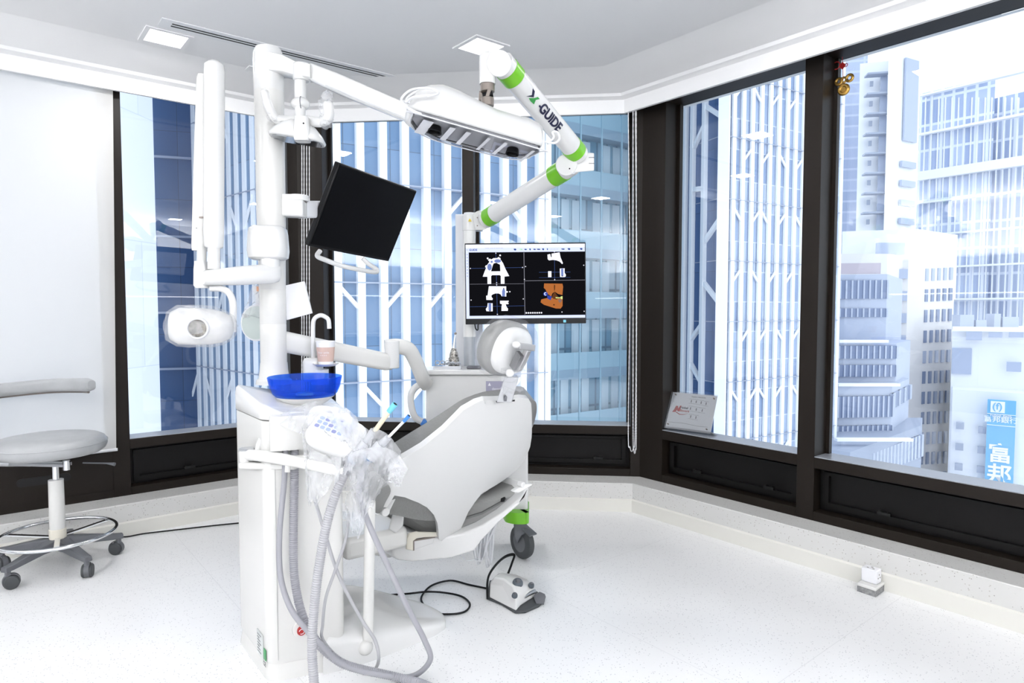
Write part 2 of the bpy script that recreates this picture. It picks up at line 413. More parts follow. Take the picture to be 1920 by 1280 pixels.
for i_, j_ in ((-1.1, -1.9), (1.1, -1.9), (-2.2, -1.0), (.9, -.6), (-2.6, -2.6), (-.4, -3.2), (2.0, -2.9), (1.9, -1.2), (-1.4, -4.2), (.6, -4.4)):
    p = Vector((.1, 2.6, 0)) + Lu * i_ + Ln * (j_ * .9); p.z = ZC
    k += 1; led(0, 0, 'square ceiling light of the rear half of the room', world=p, group='ceiling lights behind the viewpoint')
# slot diffuser
a, b = G(303, 34, ZC), G(802, 158, ZC); d = (b - a); L_ = d.length; u = d.normalized(); n = Vector((-u.y, u.x, 0)); MX = frame(a, u, n, (0, 0, 1))
t = thing('air_diffuser', 'long white linear air slot diffuser with two dark slots in the ceiling', 'air vent', a)
f = MB(MX); wd = .11
for y0, y1 in ((-.012, .022), (.040, .050), (.068, .100)): f.box((0, y0, -.004), (L_, y1, 0))
f.box((0, .0221, -.004), (.05, .0399, 0)); f.box((0, .0501, -.004), (.05, .0679, 0)); f.box((L_ - .02, .0221, -.004), (L_, .0399, 0)); f.box((L_ - .02, .0501, -.004), (L_, .0679, 0))
mk('diffuser_frame', f, mat('grey white vent frame', (.84, .85, .87), .5), t, smooth=0)
for y in (.0221, .0501): mk('slot', MB(MX).box((.05, y, -.0028), (L_ - .02, y + .0178, -.0005)), mat('dark slot', (.03, .03, .03), .8), t, smooth=0)
p = G(1396, 53, ZC)
t = thing('smoke_detector', 'round white ceiling disc near the top right', 'smoke detector', p)
mk('detector_body', MB().lathe([(0, -.010), (.036, -.010), (.040, -.006), (.041, 0)], p, 40), M['cool'], t)
mk('detector_rim', MB().lathe([(.041, -.001), (.048, -.003), (.049, 0)], p, 40), mat('detector rim grey', (.45, .46, .48), .5), t)

# rear fit-out of the room: cabinets with lit strips, mirrored in the window glass
def cabinets(tagname, O, u, n, L, sgn_):
    MXr = frame(O, u, n, (0, 0, 1))
    lo = thing('base_cabinet', 'long grey base cabinet row with white worktop along the %s wall' % tagname, 'cabinet', MXr @ Vector((L / 2, .25, 0)))
    mk('cabinet_body', MB(MXr).box((0, .01, 0), (L, .52, .86)), mat('slate cabinet', (.22, .25, .30), .4), lo, smooth=0)
    mk('worktop', MB(MXr).box((0, .005, .862), (L, .55, .90)), M['white'], lo, smooth=0)
    k = int(L / .6)
    for i in range(k): mk('door', MB(MXr).box((i * L / k + .005, .521, .08), ((i + 1) * L / k - .005, .538, .84)), mat('slate door', (.26, .29, .34), .35), lo, smooth=0)
    up = thing('wall_cabinet', 'long white wall cabinet row with glowing strip underneath on the %s wall' % tagname, 'cabinet', MXr @ Vector((L / 2, .2, 1.5)))
    mk('cabinet_body', MB(MXr).box((0, .01, 1.46), (L, .34, 1.90)), M['wall'], up, smooth=0)
    mk('light_strip', MB(MXr).box((0, .30, 1.445), (L, .33, 1.4595)), emit('strip', (1, 1, 1), 5), up, smooth=0)
    for z, up_, e in ((1.44, False, .8), (1.92, True, UPFILL_W)):  # upper lamp is added fill for the ceiling, lower one is the strip
        l = bpy.data.lights.new('strip_and_fill_lamp', 'AREA'); l.shape = 'RECTANGLE'; l.size = L - .1; l.size_y = .28 if up_ else .06; l.energy = e * L
        o = bpy.data.objects.new('strip_and_fill_lamp', l); COL.objects.link(o); o.parent = up
        o.location = MXr @ Vector((L / 2, .20, z)) - up.location; o.rotation_euler = (math.pi if up_ else 0, 0, math.atan2(u.y, u.x))
UPFILL_W = 15
cabinets('left rear', A_ + Ru * .6, Ru, Lu, 6.0, 1)
cabinets('right rear', F_ + Lu * .8, Lu, Ln, 6.4, 1)

# ------------------------------------------------------------------ the city outside
M['fin'] = mat('white painted fins', (.93, .94, .96), .5)
def facade_glass(name, c1, c2, bw, bh, mortar, mc, off=0, rough=.15, sq=1, spec=.35):
    m = mat(name, c1, rough); nt = m.node_tree; b = nt.nodes['Principled BSDF']; b.inputs['Specular IOR Level'].default_value = spec
    uv = nt.nodes.new('ShaderNodeUVMap'); br = nt.nodes.new('ShaderNodeTexBrick'); br.offset = off
    br.inputs['Scale'].default_value = 1; br.inputs['Brick Width'].default_value = bw; br.inputs['Row Height'].default_value = bh
    br.inputs['Mortar Size'].default_value = mortar; br.inputs['Mortar Smooth'].default_value = .1; br.inputs['Bias'].default_value = 0
    br.inputs['Color1'].default_value = (*c1, 1); br.inputs['Color2'].default_value = (*c2, 1); br.inputs['Mortar'].default_value = (*mc, 1)
    nt.links.new(uv.outputs[0], br.inputs['Vector']); nt.links.new(br.outputs['Color'], b.inputs['Base Color']); return m
M['g_blue'] = facade_glass('blue tower glass', (.13, .23, .38), (.20, .31, .47), 1.5, 3.1, .012, (.10, .14, .2))
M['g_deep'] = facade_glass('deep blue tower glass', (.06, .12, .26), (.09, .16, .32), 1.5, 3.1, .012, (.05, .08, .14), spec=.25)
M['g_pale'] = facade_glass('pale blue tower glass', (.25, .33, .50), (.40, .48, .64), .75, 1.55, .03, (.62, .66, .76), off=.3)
M['g_teal'] = facade_glass('teal curtain glass', (.14, .30, .42), (.34, .50, .60), .78, 3.4, .07, (.12, .22, .30))
M['teal_slab'] = mat('teal grey slab', (.25, .36, .45), .4)
M['teal_rail'] = mat('teal glass balustrade', (.32, .48, .57), .15)
M['stone_pale'] = facade_glass('pale stone cladding', (.80, .82, .88), (.84, .86, .92), 2.6, 3.6, .012, (.66, .70, .80), off=.5, rough=.6, spec=.3)
M['render_white'] = mat('white rendered wall', (.86, .87, .90), .7)
M['conc'] = mat('pale blue grey concrete', (.50, .54, .64), .7)
M['conc_d'] = mat('blue grey concrete', (.36, .40, .50), .7)
M['creamwall'] = mat('cream tile wall', (.80, .77, .76), .7)
M['win_d'] = mat('grey blue window glass', (.20, .25, .38), .15)
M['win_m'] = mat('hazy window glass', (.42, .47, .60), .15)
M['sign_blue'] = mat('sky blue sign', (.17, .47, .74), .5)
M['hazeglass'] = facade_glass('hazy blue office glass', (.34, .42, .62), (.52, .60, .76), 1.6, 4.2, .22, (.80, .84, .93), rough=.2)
M['street'] = mat('street', (.35, .36, .38), .8)

def face_uv(o, u, o0):
    """metric UV on a vertical face: along u and up"""
    me = o.data; l = me.uv_layers.new(name='UVMap'); org = ORG[o.name]
    for p in me.polygons:
        n = p.normal; uu = Vector((-n.y, n.x, 0))
        if uu.length < .1: uu = Vector((1, 0, 0))
        for li in p.loop_indices:
            co = me.vertices[me.loops[li].vertex_index].co + org - Vector(o0)
            l.data[li].uv = (co.dot(uu.normalized()) + 200, co.z + 200)
def plan_prism(name, pts, z0, z1, m, parent, o0=None):
    o = mk(name, MB().prism([(p[0], p[1], z0) for p in pts], (0, 0, z1 - z0)), m, parent, smooth=0)
    face_uv(o, None, o0 or (pts[0][0], pts[0][1], z0)); return o
def V2(px, d): return Vector(((px - CX) / F * d, d, 0))
def fins(parent, a, b, n0, n, step, w, dep, z0, z1, name='fin', skip=()):
    """vertical fins on the face a->b, standing proud toward the viewer"""
    u = (b - a).normalized(); nn = Vector((u.y, -u.x, 0)); MX = frame(a, u, nn, (0, 0, 1))
    for i in range(n0, n0 + n):
        if i in skip: continue
        mk(name, MB(MX).box((i * step - w / 2, -.02, z0), (i * step + w / 2, dep, z1)), M['fin'], parent, smooth=0)
    return MX
def brace(parent, MX, i, j, step, ztop, h, w, dep):
    """diagonal from the lower end at fin i to the upper end at fin j"""
    x0, x1 = i * step, j * step
    vs = [(x0, ztop - h - w / 2), (x1, ztop - w / 2), (x1, ztop + w / 2), (x0, ztop - h + w / 2)]
    mk('brace', MB(MX).prism([(x, .02, z) for x, z in vs], (0, dep - .05, 0)), M['fin'], parent, smooth=0)
def seams(parent, MX, x0, x1, zs, dep, name='floor_joint'):
    for z in zs: mk(name, MB(MX).box((x0, 0, z - .02), (x1, dep + .004, z + .02)), M['conc_d'], parent, smooth=0)

# --- tower with white fins straight ahead (its two street faces meet at a corner hidden by the corner post)
cA = V2(585, 19.6); rA = V2(1016, 23.7); lA = V2(366, 25.5); s0 = V2(631, 20.05); s10 = V2(1007, 23.6)
t = thing('office_tower', 'blue glass tower with white vertical fins and diagonal braces straight ahead, behind the monitors', 'building', (cA.x, cA.y, -20))
plan_prism('glass_facade', [cA, rA, rA + Vector((-2.5, 14, 0)), lA + Vector((2, 9, 0)), lA], -20, 24, M['g_blue'], t)
uA = (s10 - s0).normalized(); stepA = (s10 - s0).length / 10
MX = fins(t, s0, s10, 0, 11, stepA, .235, .30, -20, 24)
mk('fin', MB(MX).box((10.25 * stepA, -.02, -20), (10.25 * stepA + .22, .3, 24)), M['fin'], t, smooth=0)
ZA = [2.08 + 3.1 * k for k in range(-4, 5)]
seams(t, MX, -.12, stepA * 10.4, ZA, .30)
bA = {3: [(2, 3, 1), (5, 6, -1), (7, 8, 1)], 2: [(1, 0, -1), (3, 2, -1), (8, 9, 1)], 1: [(5, 6, 1), (8, 9, -1)], 0: [(0, 1, -1), (2, 3, 1), (4, 5, 1), (8, 9, 1)], -1: [(1, 2, -1), (3, 4, 1), (6, 7, -1), (8, 9, 1)], -2: [(0, 1, 1), (4, 5, -1)]}
for k_, lst in bA.items():
    for i, j, s in lst:
        i, j = min(i, j), max(i, j)
        if s > 0: brace(t, MX, i, j, stepA, 2.08 + 3.1 * k_ - .06, .80, .17, .26)
        else: brace(t, MX, j, i, stepA, 2.08 + 3.1 * k_ - .06, .80, .17, .26)
stepL = .60; uL = (lA - cA).normalized(); nL = Vector((-uL.y, uL.x, 0)); MXL = frame(cA, -uL, -nL if nL.y > 0 else nL, (0, 0, 1))
for i in range(0, 15):
    mk('fin', MB(MXL).box((-i * stepL - .12, -.02, -20), (-i * stepL + .12, .06, 24)), M['fin'], t, smooth=0)
for z in [5.2 - 3.1 * k + .05 for k in range(-2, 5)]: mk('floor_joint', MB(MXL).box((-14.2 * stepL, 0, z - .02), (.1, .064, z + .02)), M['conc_d'], t, smooth=0)
for (i, zt, s) in ((6, 5.2, 1), (8, 5.2, -1), (4, 2.1, -1), (10, 2.1, 1), (5, -1, 1), (9, -1, 1), (12, -1, -1), (14, -1, 1), (7, -4.1, 1), (3, 8.3, 1), (9, 8.3, -1)):
    a_, b_ = (-(i + 1) * stepL, -i * stepL); z_ = zt - .1
    vs = [(a_, z_ - 1.1), (b_, z_ - .2), (b_, z_), (a_, z_ - .9)] if s > 0 else [(a_, z_ - .2), (b_, z_ - 1.1), (b_, z_ - .9), (a_, z_)]
    mk('brace', MB(MXL).prism([(x, .02, z) for x, z in vs], (0, .05, 0)), M['fin'], t, smooth=0)

# --- recessed dark glass strip and pale stone block at the left
a, b = V2(296, 30), V2(372, 30.5)
t = thing('glass_block', 'deep blue glass strip of building between the pale stone wall and the finned tower', 'building', (a.x, a.y, -20))
plan_prism('glass_facade', [a, b, b + Vector((0, 6, 0)), a + Vector((0, 6, 0))], -20, 26, M['g_deep'], t)
for z in (-8.5, -6.2, -1.5, 1.1, 4.6, 8.2): mk('spandrel_band', MB().bar(a + Vector((0, -.05, z)), b + Vector((0, -.05, z)), .12, .10), M['win_m'], t, smooth=0)
a, b = V2(-60, 13.5), V2(297, 19.5)
t = thing('stone_building', 'pale stone clad building at the left edge, partly behind the roller blind', 'building', (a.x, a.y, -20))
plan_prism('stone_wall', [a, b, b + Vector((-6, 9, 0)), a + Vector((-6, 9, 0))], -20, 26, M['stone_pale'], t)

# --- teal glass building with balcony slabs
a, b = V2(985, 35.5), V2(1305, 43.5)
t = thing('balcony_building', 'teal glass building with balcony slabs and clear balustrades left of the corner post', 'building', (a.x, a.y, -22))
plan_prism('curtain_wall', [a, b, b + Vector((-6, 10, 0)), a + Vector((-6, 10, 0))], -22, 34, M['g_teal'], t)
u = (b - a).normalized(); nn = Vector((u.y, -u.x, 0)); MX = frame(a, u, nn, (0, 0, 1)); Lt = (b - a).length
for k in range(-5, 8):
    z = 1.30 + 3.4 * k
    mk('balcony_slab', MB(MX).box((0, 0, z - .55), (Lt, .9, z)), M['teal_slab'], t, smooth=0)
    mk('balustrade', MB(MX).box((0, .84, z), (Lt, .88, z + .95)), M['teal_rail'], t, smooth=0)
M['blinds_'] = mat('pale teal blinds', (.50, .64, .72), .6)
for k in range(-5, 8):
    z = 1.30 + 3.4 * k; bl = MB(MX)
    for i in range(0, 17):
        if (i * 7 + k * 5) % 4 == 0: continue
        bl.box((i * .78 + .1, .02, z + .05 + ((i * 3 + k) % 3) * .35), (i * .78 + .66, .06, z + 2.75))
    mk('window_blind_row', bl, M['blinds_'], t, smooth=0)
for i in range(0, 9): mk('mullion', MB(MX).box((i * 1.56 - .05, .86, -22), (i * 1.56 + .05, .94, 34)), M['teal_rail'], t, smooth=0)

# --- second finned tower seen through the window right of the corner post
cB = V2(1348, 33); r0 = V2(1369, 33.35); r9 = V2(1498, 36.3); lB = V2(1283, 35.6)
t = thing('office_tower', 'pale finned tower with zigzag braces right of the corner post, behind the acrylic sign', 'building', (cB.x, cB.y, -20))
uB = (r9 - r0).normalized(); stB = (r9 - r0).length / 8; eB = r0 + uB * stB * 13
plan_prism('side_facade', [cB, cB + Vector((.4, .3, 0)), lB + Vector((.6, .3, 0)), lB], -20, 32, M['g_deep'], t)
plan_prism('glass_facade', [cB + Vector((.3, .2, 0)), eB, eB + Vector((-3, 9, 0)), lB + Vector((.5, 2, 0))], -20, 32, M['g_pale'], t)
mk('corner_pier', MB().prism([(p.x, p.y, -20) for p in (cB + Vector((-.22, -.1, 0)), cB + Vector((.26, -.28, 0)), cB + Vector((.45, .1, 0)), cB + Vector((-.1, .3, 0)))], (0, 0, 52)), M['fin'], t, smooth=0)
MX = fins(t, r0, r9, 0, 14, stB, .25, .10, -20, 32)
ZB = [.63 + 3.1 * k for k in range(-6, 8)]
seams(t, MX, -.6, stB * 13, ZB, .10)
rows = [[(2, 3, 1), (4, 5, 1), (6, 7, -1), (8, 9, 1), (10, 11, 1)], [(1, 2, 1), (3, 4, -1), (5, 6, 1), (7, 8, 1), (9, 10, -1)], [(1, 2, -1), (3, 4, 1), (4, 5, -1), (6, 7, 1), (8, 9, -1), (10, 11, 1)]]
for k in range(-4, 6):
    for i, j, s in rows[k % 3]:
        i -= 1; j -= 1
        if s < 0: i, j = j, i
        brace(t, MX, i, j, stB, .63 + 3.1 * k - .35, .78, .17, .12)
uS = (cB - lB).normalized(); nS = Vector((uS.y, -uS.x, 0)); MXS = frame(cB, uS, nS, (0, 0, 1)); LS = (cB - lB).length
fx = [-LS * .41, -LS * .75, -LS * .97]
for x in fx: mk('fin', MB(MXS).box((x - .11, -.02, -20), (x + .11, .25, 32)), M['fin'], t, smooth=0)
seams(t, MXS, -LS, 0, ZB, .02)
for z in (12.2, 11.2 - 3.1, .2, -5.6): 
    pass
for x0, z0, x1, z1 in ((fx[0], 11.7, 0, 10.9), (fx[1], 9.7, fx[0], 10.8), (fx[0], 8.3, fx[1], 8.3), (fx[0], 4.7, 0, 5.7), (fx[1], 7.6, fx[0], 8.5 - 1), (fx[0], 2.7, 0, 1.7), (fx[1], -.4, fx[0], .5), (fx[1], -1.6, fx[0], -2.6)):
    if z0 == z1: continue
    vs = [(x0, z0 - .12), (x1, z1 - .12), (x1, z1 + .12), (x0, z0 + .12)]
    mk('brace', MB(MXS).prism([(x, .0, z) for x, z in vs], (0, .22, 0)), M['fin'], t, smooth=0)

# --- the city through the right-hand window
def zt(py, d): return HC + (580 - py) * d / F
def face(parent, name, pxa, da, pxb, db, ya, yb, m, t=.3, back=0):
    """flat vertical panel with thickness between two plan points; ya/yb top and bottom picture rows at pxa"""
    a, b = V2(pxa, da), V2(pxb, db); u = (b - a).normalized(); n = Vector((u.y, -u.x, 0)); MX = frame(a, u, n, (0, 0, 1))
    o = mk(name, MB(MX).box((0, -t, zt(yb, da)), ((b - a).length, back, zt(ya, da))), m, parent, smooth=0); return o
# far white residential tower
d = 80
a = V2(1617, d)
t = thing('residential_tower', 'tall white residential tower with small balconies, topmost building in the right window', 'building', (a.x, a.y, -40))
plan_prism('tower_wall', [V2(1652, d), V2(1712, d + 3), V2(1712, d + 14), V2(1652, d + 14)], -40, zt(82, d), M['render_white'], t)
plan_prism('rear_wall', [V2(1600, d + 3), V2(1654, d + 2), V2(1654, d + 14), V2(1600, d + 14)], -40, zt(112, d), M['render_white'], t)
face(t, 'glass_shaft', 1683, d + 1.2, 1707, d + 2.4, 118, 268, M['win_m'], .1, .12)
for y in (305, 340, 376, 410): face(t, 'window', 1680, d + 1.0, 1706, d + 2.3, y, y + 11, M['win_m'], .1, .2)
for k in range(8):
    y = 148 + k * 36
    face(t, 'balcony', 1612, d + 1.4, 1652, d + .9, y, y + 3, M['conc_d'], .8, .6)
    face(t, 'window', 1638, d + 1.6, 1651, d + 1.4, y + 4, y + 34, M['win_m'], .1, .1)
    face(t, 'window', 1619, d + 2.0, 1625, d + 1.9, y + 13, y + 22, M['conc_d'], .1, .1)
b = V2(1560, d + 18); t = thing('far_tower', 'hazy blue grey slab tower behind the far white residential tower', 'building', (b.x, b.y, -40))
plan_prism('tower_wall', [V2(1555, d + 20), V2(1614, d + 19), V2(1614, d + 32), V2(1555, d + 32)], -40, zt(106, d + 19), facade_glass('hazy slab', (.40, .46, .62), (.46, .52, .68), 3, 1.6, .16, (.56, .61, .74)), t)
# hazy glass office slab with white bands
a, b = V2(1714, 112), V2(1850, 104); c_ = V2(1990, 96)
t = thing('office_block', 'wide hazy blue glass office block with white floor bands at the right edge', 'building', (a.x, a.y, -45))
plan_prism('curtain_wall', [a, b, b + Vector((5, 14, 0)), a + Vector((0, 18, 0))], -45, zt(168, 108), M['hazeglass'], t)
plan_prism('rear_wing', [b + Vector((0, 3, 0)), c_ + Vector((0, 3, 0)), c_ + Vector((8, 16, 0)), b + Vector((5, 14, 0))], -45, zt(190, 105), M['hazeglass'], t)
for ya, th in ((176, 3), (246, 4), (316, 16), (372, 3), (432, 3), (492, 3), (550, 3)):
    face(t, 'white_band', 1714, 111.6, 1990, 95.6, ya + 10, ya + 10 + th, M['fin'], .5, .5)
for i in range(24):
    px = 1722 + i * 12.2; dd = 111.6 - (px - 1714) * .058
    face(t, 'mullion', px, dd, px + 1.5, dd - .09, 190, 640, M['fin'], .3, .10)
# cream block with narrow windows
d = 62
t = thing('cream_tower', 'cream office building with rows of narrow windows, centre of the right window', 'building', (V2(1700, d).x, d, -40))
plan_prism('street_wall', [V2(1700, d), V2(1787, d + 4), V2(1787, d + 16), V2(1660, d + 16), V2(1655, d + 1)], -40, zt(482, d), M['creamwall'], t)
plan_prism('roof_storey', [V2(1570, d - 1), V2(1660, d - 1), V2(1790, d + 5), V2(1790, d + 14), V2(1570, d + 14)], zt(560, d), zt(478, d) , M['creamwall'], t)
plan_prism('roof_hall', [V2(1575, d + 3), V2(1715, d + 1), V2(1790, d + 6), V2(1790, d + 13), V2(1575, d + 13)], zt(482, d), zt(428, d), M['render_white'], t)
face(t, 'roof_truss', 1640, d - .3, 1690, d - .2, 456, 478, M['win_m'], .2, .2)
for r in range(11):
    for q in range(5):
        px = 1731 + q * 11.4; y = 504 + r * 38.5 - q * .6
        face(t, 'window', px, d + 1.45 + q * .5, px + 5.2, d + 1.45 + q * .5 + .22, y, y + 23, M['win_d'] if r % 4 else M['win_m'], .1, .12)
for r in range(9):
    y = 505 + r * 41; face(t, 'window', 1664, d + .25, 1698, d - .0, y, y + 18, M['win_m'], .1, .15)
# grey stepped block on the left of the pane
d = 45
t = thing('stepped_block', 'blue grey stepped office block with finned bands at the lower left of the right window', 'building', (V2(1575, d).x, d, -40))
plan_prism('upper_floors', [V2(1540, d + 1), V2(1661, d), V2(1690, d + 8), V2(1560, d + 12)], -40, zt(514, d), M['conc'], t)
plan_prism('middle_floors', [V2(1540, d - 2), V2(1682, d - 2.2), V2(1708, d + 2), V2(1560, d + 10)], -40, zt(640, d), M['conc'], t)
plan_prism('lower_floors', [V2(1540, d - 5), V2(1676, d - 4.6), V2(1708, d), V2(1560, d + 6)], -40, zt(722, d - 4), M['conc'], t)
plan_prism('terrace_podium', [V2(1540, d - 10), V2(1600, d - 11), V2(1733, d - 3), V2(1735, d), V2(1560, d)], -40, zt(828, d - 8), M['conc_d'], t)
def winband(px0, d0, px1, d1, y0, y1, n):
    face(t, 'window_band', px0, d0, px1, d1, y0, y1, M['win_d'], .1, .05)
    for i in range(n + 1):
        f = i / n; px = px0 + (px1 - px0) * f; dd = d0 + (d1 - d0) * f
        k = dd / d0
        face(t, 'band_fin', px, dd, px + 3, dd + (d1 - d0) / (px1 - px0) * 3, 580 + (y0 - 580) / k, 580 + (y1 - 580) / k, M['conc'], .1, .12)
winband(1572, d + .6, 1660, d + .02, 526, 560, 8)
winband(1572, d + .6, 1660, d + .02, 578, 594, 8)
winband(1572, d - 2.2, 1681, d - 2.3, 648, 672, 10)
winband(1572, d - 2.2, 1681, d - 2.3, 684, 706, 10)
winband(1572, d - 5.1, 1676, d - 4.7, 744, 784, 11); winband(1676, d - 4.7, 1707, d - .2, 738, 768, 3)
winband(1572, d - 5.1, 1676, d - 4.7, 800, 830, 11)
winband(1640, d - 8.7, 1732, d - 3.2, 852, 900, 14)
for y, px1, dd in ((640, 1684, d - 2.3), (722, 1708, d - 4.7), (826, 1735, d - 9)):
    face(t, 'parapet', 1572, dd - .3, px1 - 20, dd - .3, y - 3, y + 2, M['render_white'], .2, .2)
face(t, 'roof_fence', 1572, d + .8, 1648, d + .4, 494, 514, mat('dusty rose railing', (.55, .48, .52), .7), .05, .05)
# white low building with the blue sign
d = 52
t = thing('white_building', 'white low building with air conditioners at the lower right of the right window', 'building', (V2(1800, d).x, d, -40))
plan_prism('street_wall', [V2(1790, d), V2(1990, d - 4), V2(1990, d + 12), V2(1790, d + 12)], -40, zt(730, d), M['render_white'], t)
plan_prism('upper_storey', [V2(1786, d + 2), V2(1990, d - 2), V2(1990, d + 12), V2(1786, d + 12)], -40, zt(618, d), M['render_white'], t)
face(t, 'roof_parapet', 1786, d + 1.6, 1990, d - 2.4, 612, 620, M['fin'], .4, .4)
face(t, 'dark_recess', 1787, d + 1.9, 1824, d + 1.1, 652, 700, M['win_m'], .1, .1)
for px, y, w_, h_ in ((1812, 619, 30, 18), (1854, 622, 26, 10), (1892, 618, 28, 14), (1890, 678, 28, 18), (1796, 738, 18, 18)): face(t, 'window', px, d + 1.4 - (px - 1786) * .02, px + w_, d + 1.4 - (px + w_ - 1786) * .02, y, y + h_, M['win_m'], .1, .12)
for px, y in ((1799, 792), (1841, 800), (1799, 832), (1841, 838), (1799, 870), (1841, 875)):
    face(t, 'air_conditioner', px, d - .4 - (px - 1790) * .02, px + 15, d - .7 - (px - 1790) * .02, y, y + 12, M['conc_d'], .1, .35)
for px, y, w_ in ((1800, 590, 26), (1830, 600, 20), (1864, 588, 12), (1880, 594, 30)): face(t, 'roof_plant', px, d + 3, px + w_, d + 3, y, 618, M['conc'], 1, 0)
ta = V2(1857, d - 2.2)
sg = thing('building_sign', 'tall sky blue sign with white characters fixed to the white low building', 'sign', (ta.x, ta.y, 0))
face(sg, 'sign_board', 1857, d - 2.2, 1911, d - 3.3, 749, 1010, M['sign_blue'], .2, .1)
ub = (V2(1911, d - 3.3) - V2(1857, d - 2.2)).normalized(); nb = Vector((ub.y, -ub.x, 0))
def signtxt(s, px, y, size, bold=.0):
    dd = d - 2.2 - (px - 1857) * .0204
    p = V2(px, dd) + nb * .14; p.z = zt(y, dd)
    mk('sign_lettering', text_mb(s, size, frame(p, ub, (0, 0, 1), nb), .01, bold), M['fin'], sg, smooth=0)
signtxt('富', 1884, 854, 1.55, .02); signtxt('邦', 1884, 893, 1.55, .02)
signtxt('富邦銀行', 1883, 788, .52, .01); signtxt('Fubon Bank', 1883, 780, .28, .01)
face(sg, 'logo_square', 1863, d - 2.35, 1890, d - 2.9, 752, 773, M['fin'], .05, .14)
p = V2(1876, d - 2.6) + nb * .2; p.z = zt(762.5, d - 2.6); mk('sign_logo', text_mb('(f)', .72, frame(p, ub, (0, 0, 1), nb), .01, .01), M['sign_blue'], sg, smooth=0)
for z in (775, 796): face(sg, 'divider', 1857, d - 2.25, 1911, d - 3.35, z, z + 1, M['fin'], .02, .13)
gr = mk('street_ground', MB().prism([(-90, 12, -41), (140, 12, -41), (140, 160, -41), (-90, 160, -41)], (0, 0, 1)), M['street'], smooth=0); tag(gr, kind='structure')

# ------------------------------------------------------------------ dental unit (cabinet with column)
def V3(p, z): return Vector((p[0], p[1], z))
def round_poly(pts, r, n=6):
    out = []; N = len(pts)
    for i in range(N):
        p = Vector(pts[i]); a = (Vector(pts[i - 1]) - p).normalized(); b = (Vector(pts[(i + 1) % N]) - p).normalized()
        rr = r[i] if isinstance(r, (list, tuple)) else r
        for k in range(n + 1):
            t = k / n; out.append((p + a * rr) * (1 - t) ** 2 + p * 2 * t * (1 - t) + (p + b * rr) * t ** 2)
    return out
C2 = Vector((-.815, 2.125)); ua = Vector((.927, .375)); C1 = Vector((-1.041, 2.416)); C3 = C2 + ua * .25; C4 = Vector((-.735, 2.62))
unit = thing('dental_unit', 'white floor standing dental unit cabinet with tall column, blue bowl and wrapped suction arm', 'dental unit', (-.85, 2.35, 0))
body = round_poly([C2, C3, C4, C1], [.04, .03, .05, .05])
def ringz(poly, z): return [V3(p, z) for p in poly]
cc = sum((Vector(p) for p in body), Vector((0, 0))) / len(body)
def scaled(poly, s): return [cc + (Vector(p) - cc) * s for p in poly]
mb = MB().loft([ringz(scaled(body, .985), .055), ringz(body, .065), ringz(body, .775), ringz(body, .88)])
mk('cabinet_body', mb, M['warm'], unit, smooth=30)
mk('plinth', MB().loft([ringz(scaled(body, 1.015), 0), ringz(scaled(body, .97), .055)]), M['warm'], unit, smooth=30)
# upper cap: top slopes down towards the front
def capz(p, z1): 
    f = (Vector(p) - C1).dot((C2 - C1).normalized()) / (C2 - C1).length
    g = (Vector(p) - C1 - (C2 - C1) * f).dot(ua) / .25
    return max(.975 - .070, z1 - .05 * max(0, min(1, f)) - .11 * max(0, min(1, g)))
cap = round_poly([C2, C3 + ua * .02, C4, C1], [.06, .05, .05, .05])
mb = MB(); rr = []
for s, dz in ((1.0, None), (1.015, .0), (1.015, .055), (1.0, .078), (.96, .090), (.90, .094)):
    rr.append([V3(p, .883 if dz is None else (.885 if dz == 0 else min(capz(p, .985) - .094 + dz, 2) if capz(p, .985) - .094 + dz > .886 else .886 + dz * .15)) for p in scaled(cap, s)])
mb.loft(rr); mk('cabinet_cap', mb, M['white'], unit, smooth=50)
# console overhang on the front
nfr = Vector((.375, -.927))
o1 = C2 + ua * .015 + nfr * .05; o2 = C2 + ua * .275 + nfr * .045
oh = round_poly([o1, o2, o2 - nfr * .10, o1 - nfr * .10], [.02, .02, .01, .01])
mk('console_housing', MB().loft([ringz(oh, .79), ringz(oh, .892), [V3(p, .903) for p in [Vector(q) * .98 + (o1 + o2) / 2 * .02 for q in oh]]]), M['warm'], unit, smooth=40)
# vertical seams and the side accent line
mk('panel_seam', MB().tube([V3(C2 + ua * .03 + nfr * .0005, .07), V3(C2 + ua * .03 + nfr * .0005, .79)], .0012, 6), mat('seam grey', (.55, .55, .54), .6), unit)
dk = V3(C2 + ua * .205 + nfr * .004, 0)
# stop button
bt = V3(C2 + ua * .105, .165); nf3 = Vector((.375, -.927, 0))
mk('button_collar', MB().lathe([(.0, 0), (.030, 0), (.028, .008), (.018, .010), (.0, .010)], bt, 32, nf3), M['warm'], unit)
sb = mk('stop_button', MB().lathe([(0, .008), (.014, .008), (.015, .018), (.0135, .022), (0, .022)], bt, 24, nf3), M['red'], unit, label='red mushroom stop button')
mk('button_arrow', MB().ring(bt + nf3 * .0225, .008, .0012, nf3, 16, 6, .3, 2.2).ring(bt + nf3 * .0225, .008, .0012, nf3, 16, 6, 3.4, 5.3), M['paper'], sb)
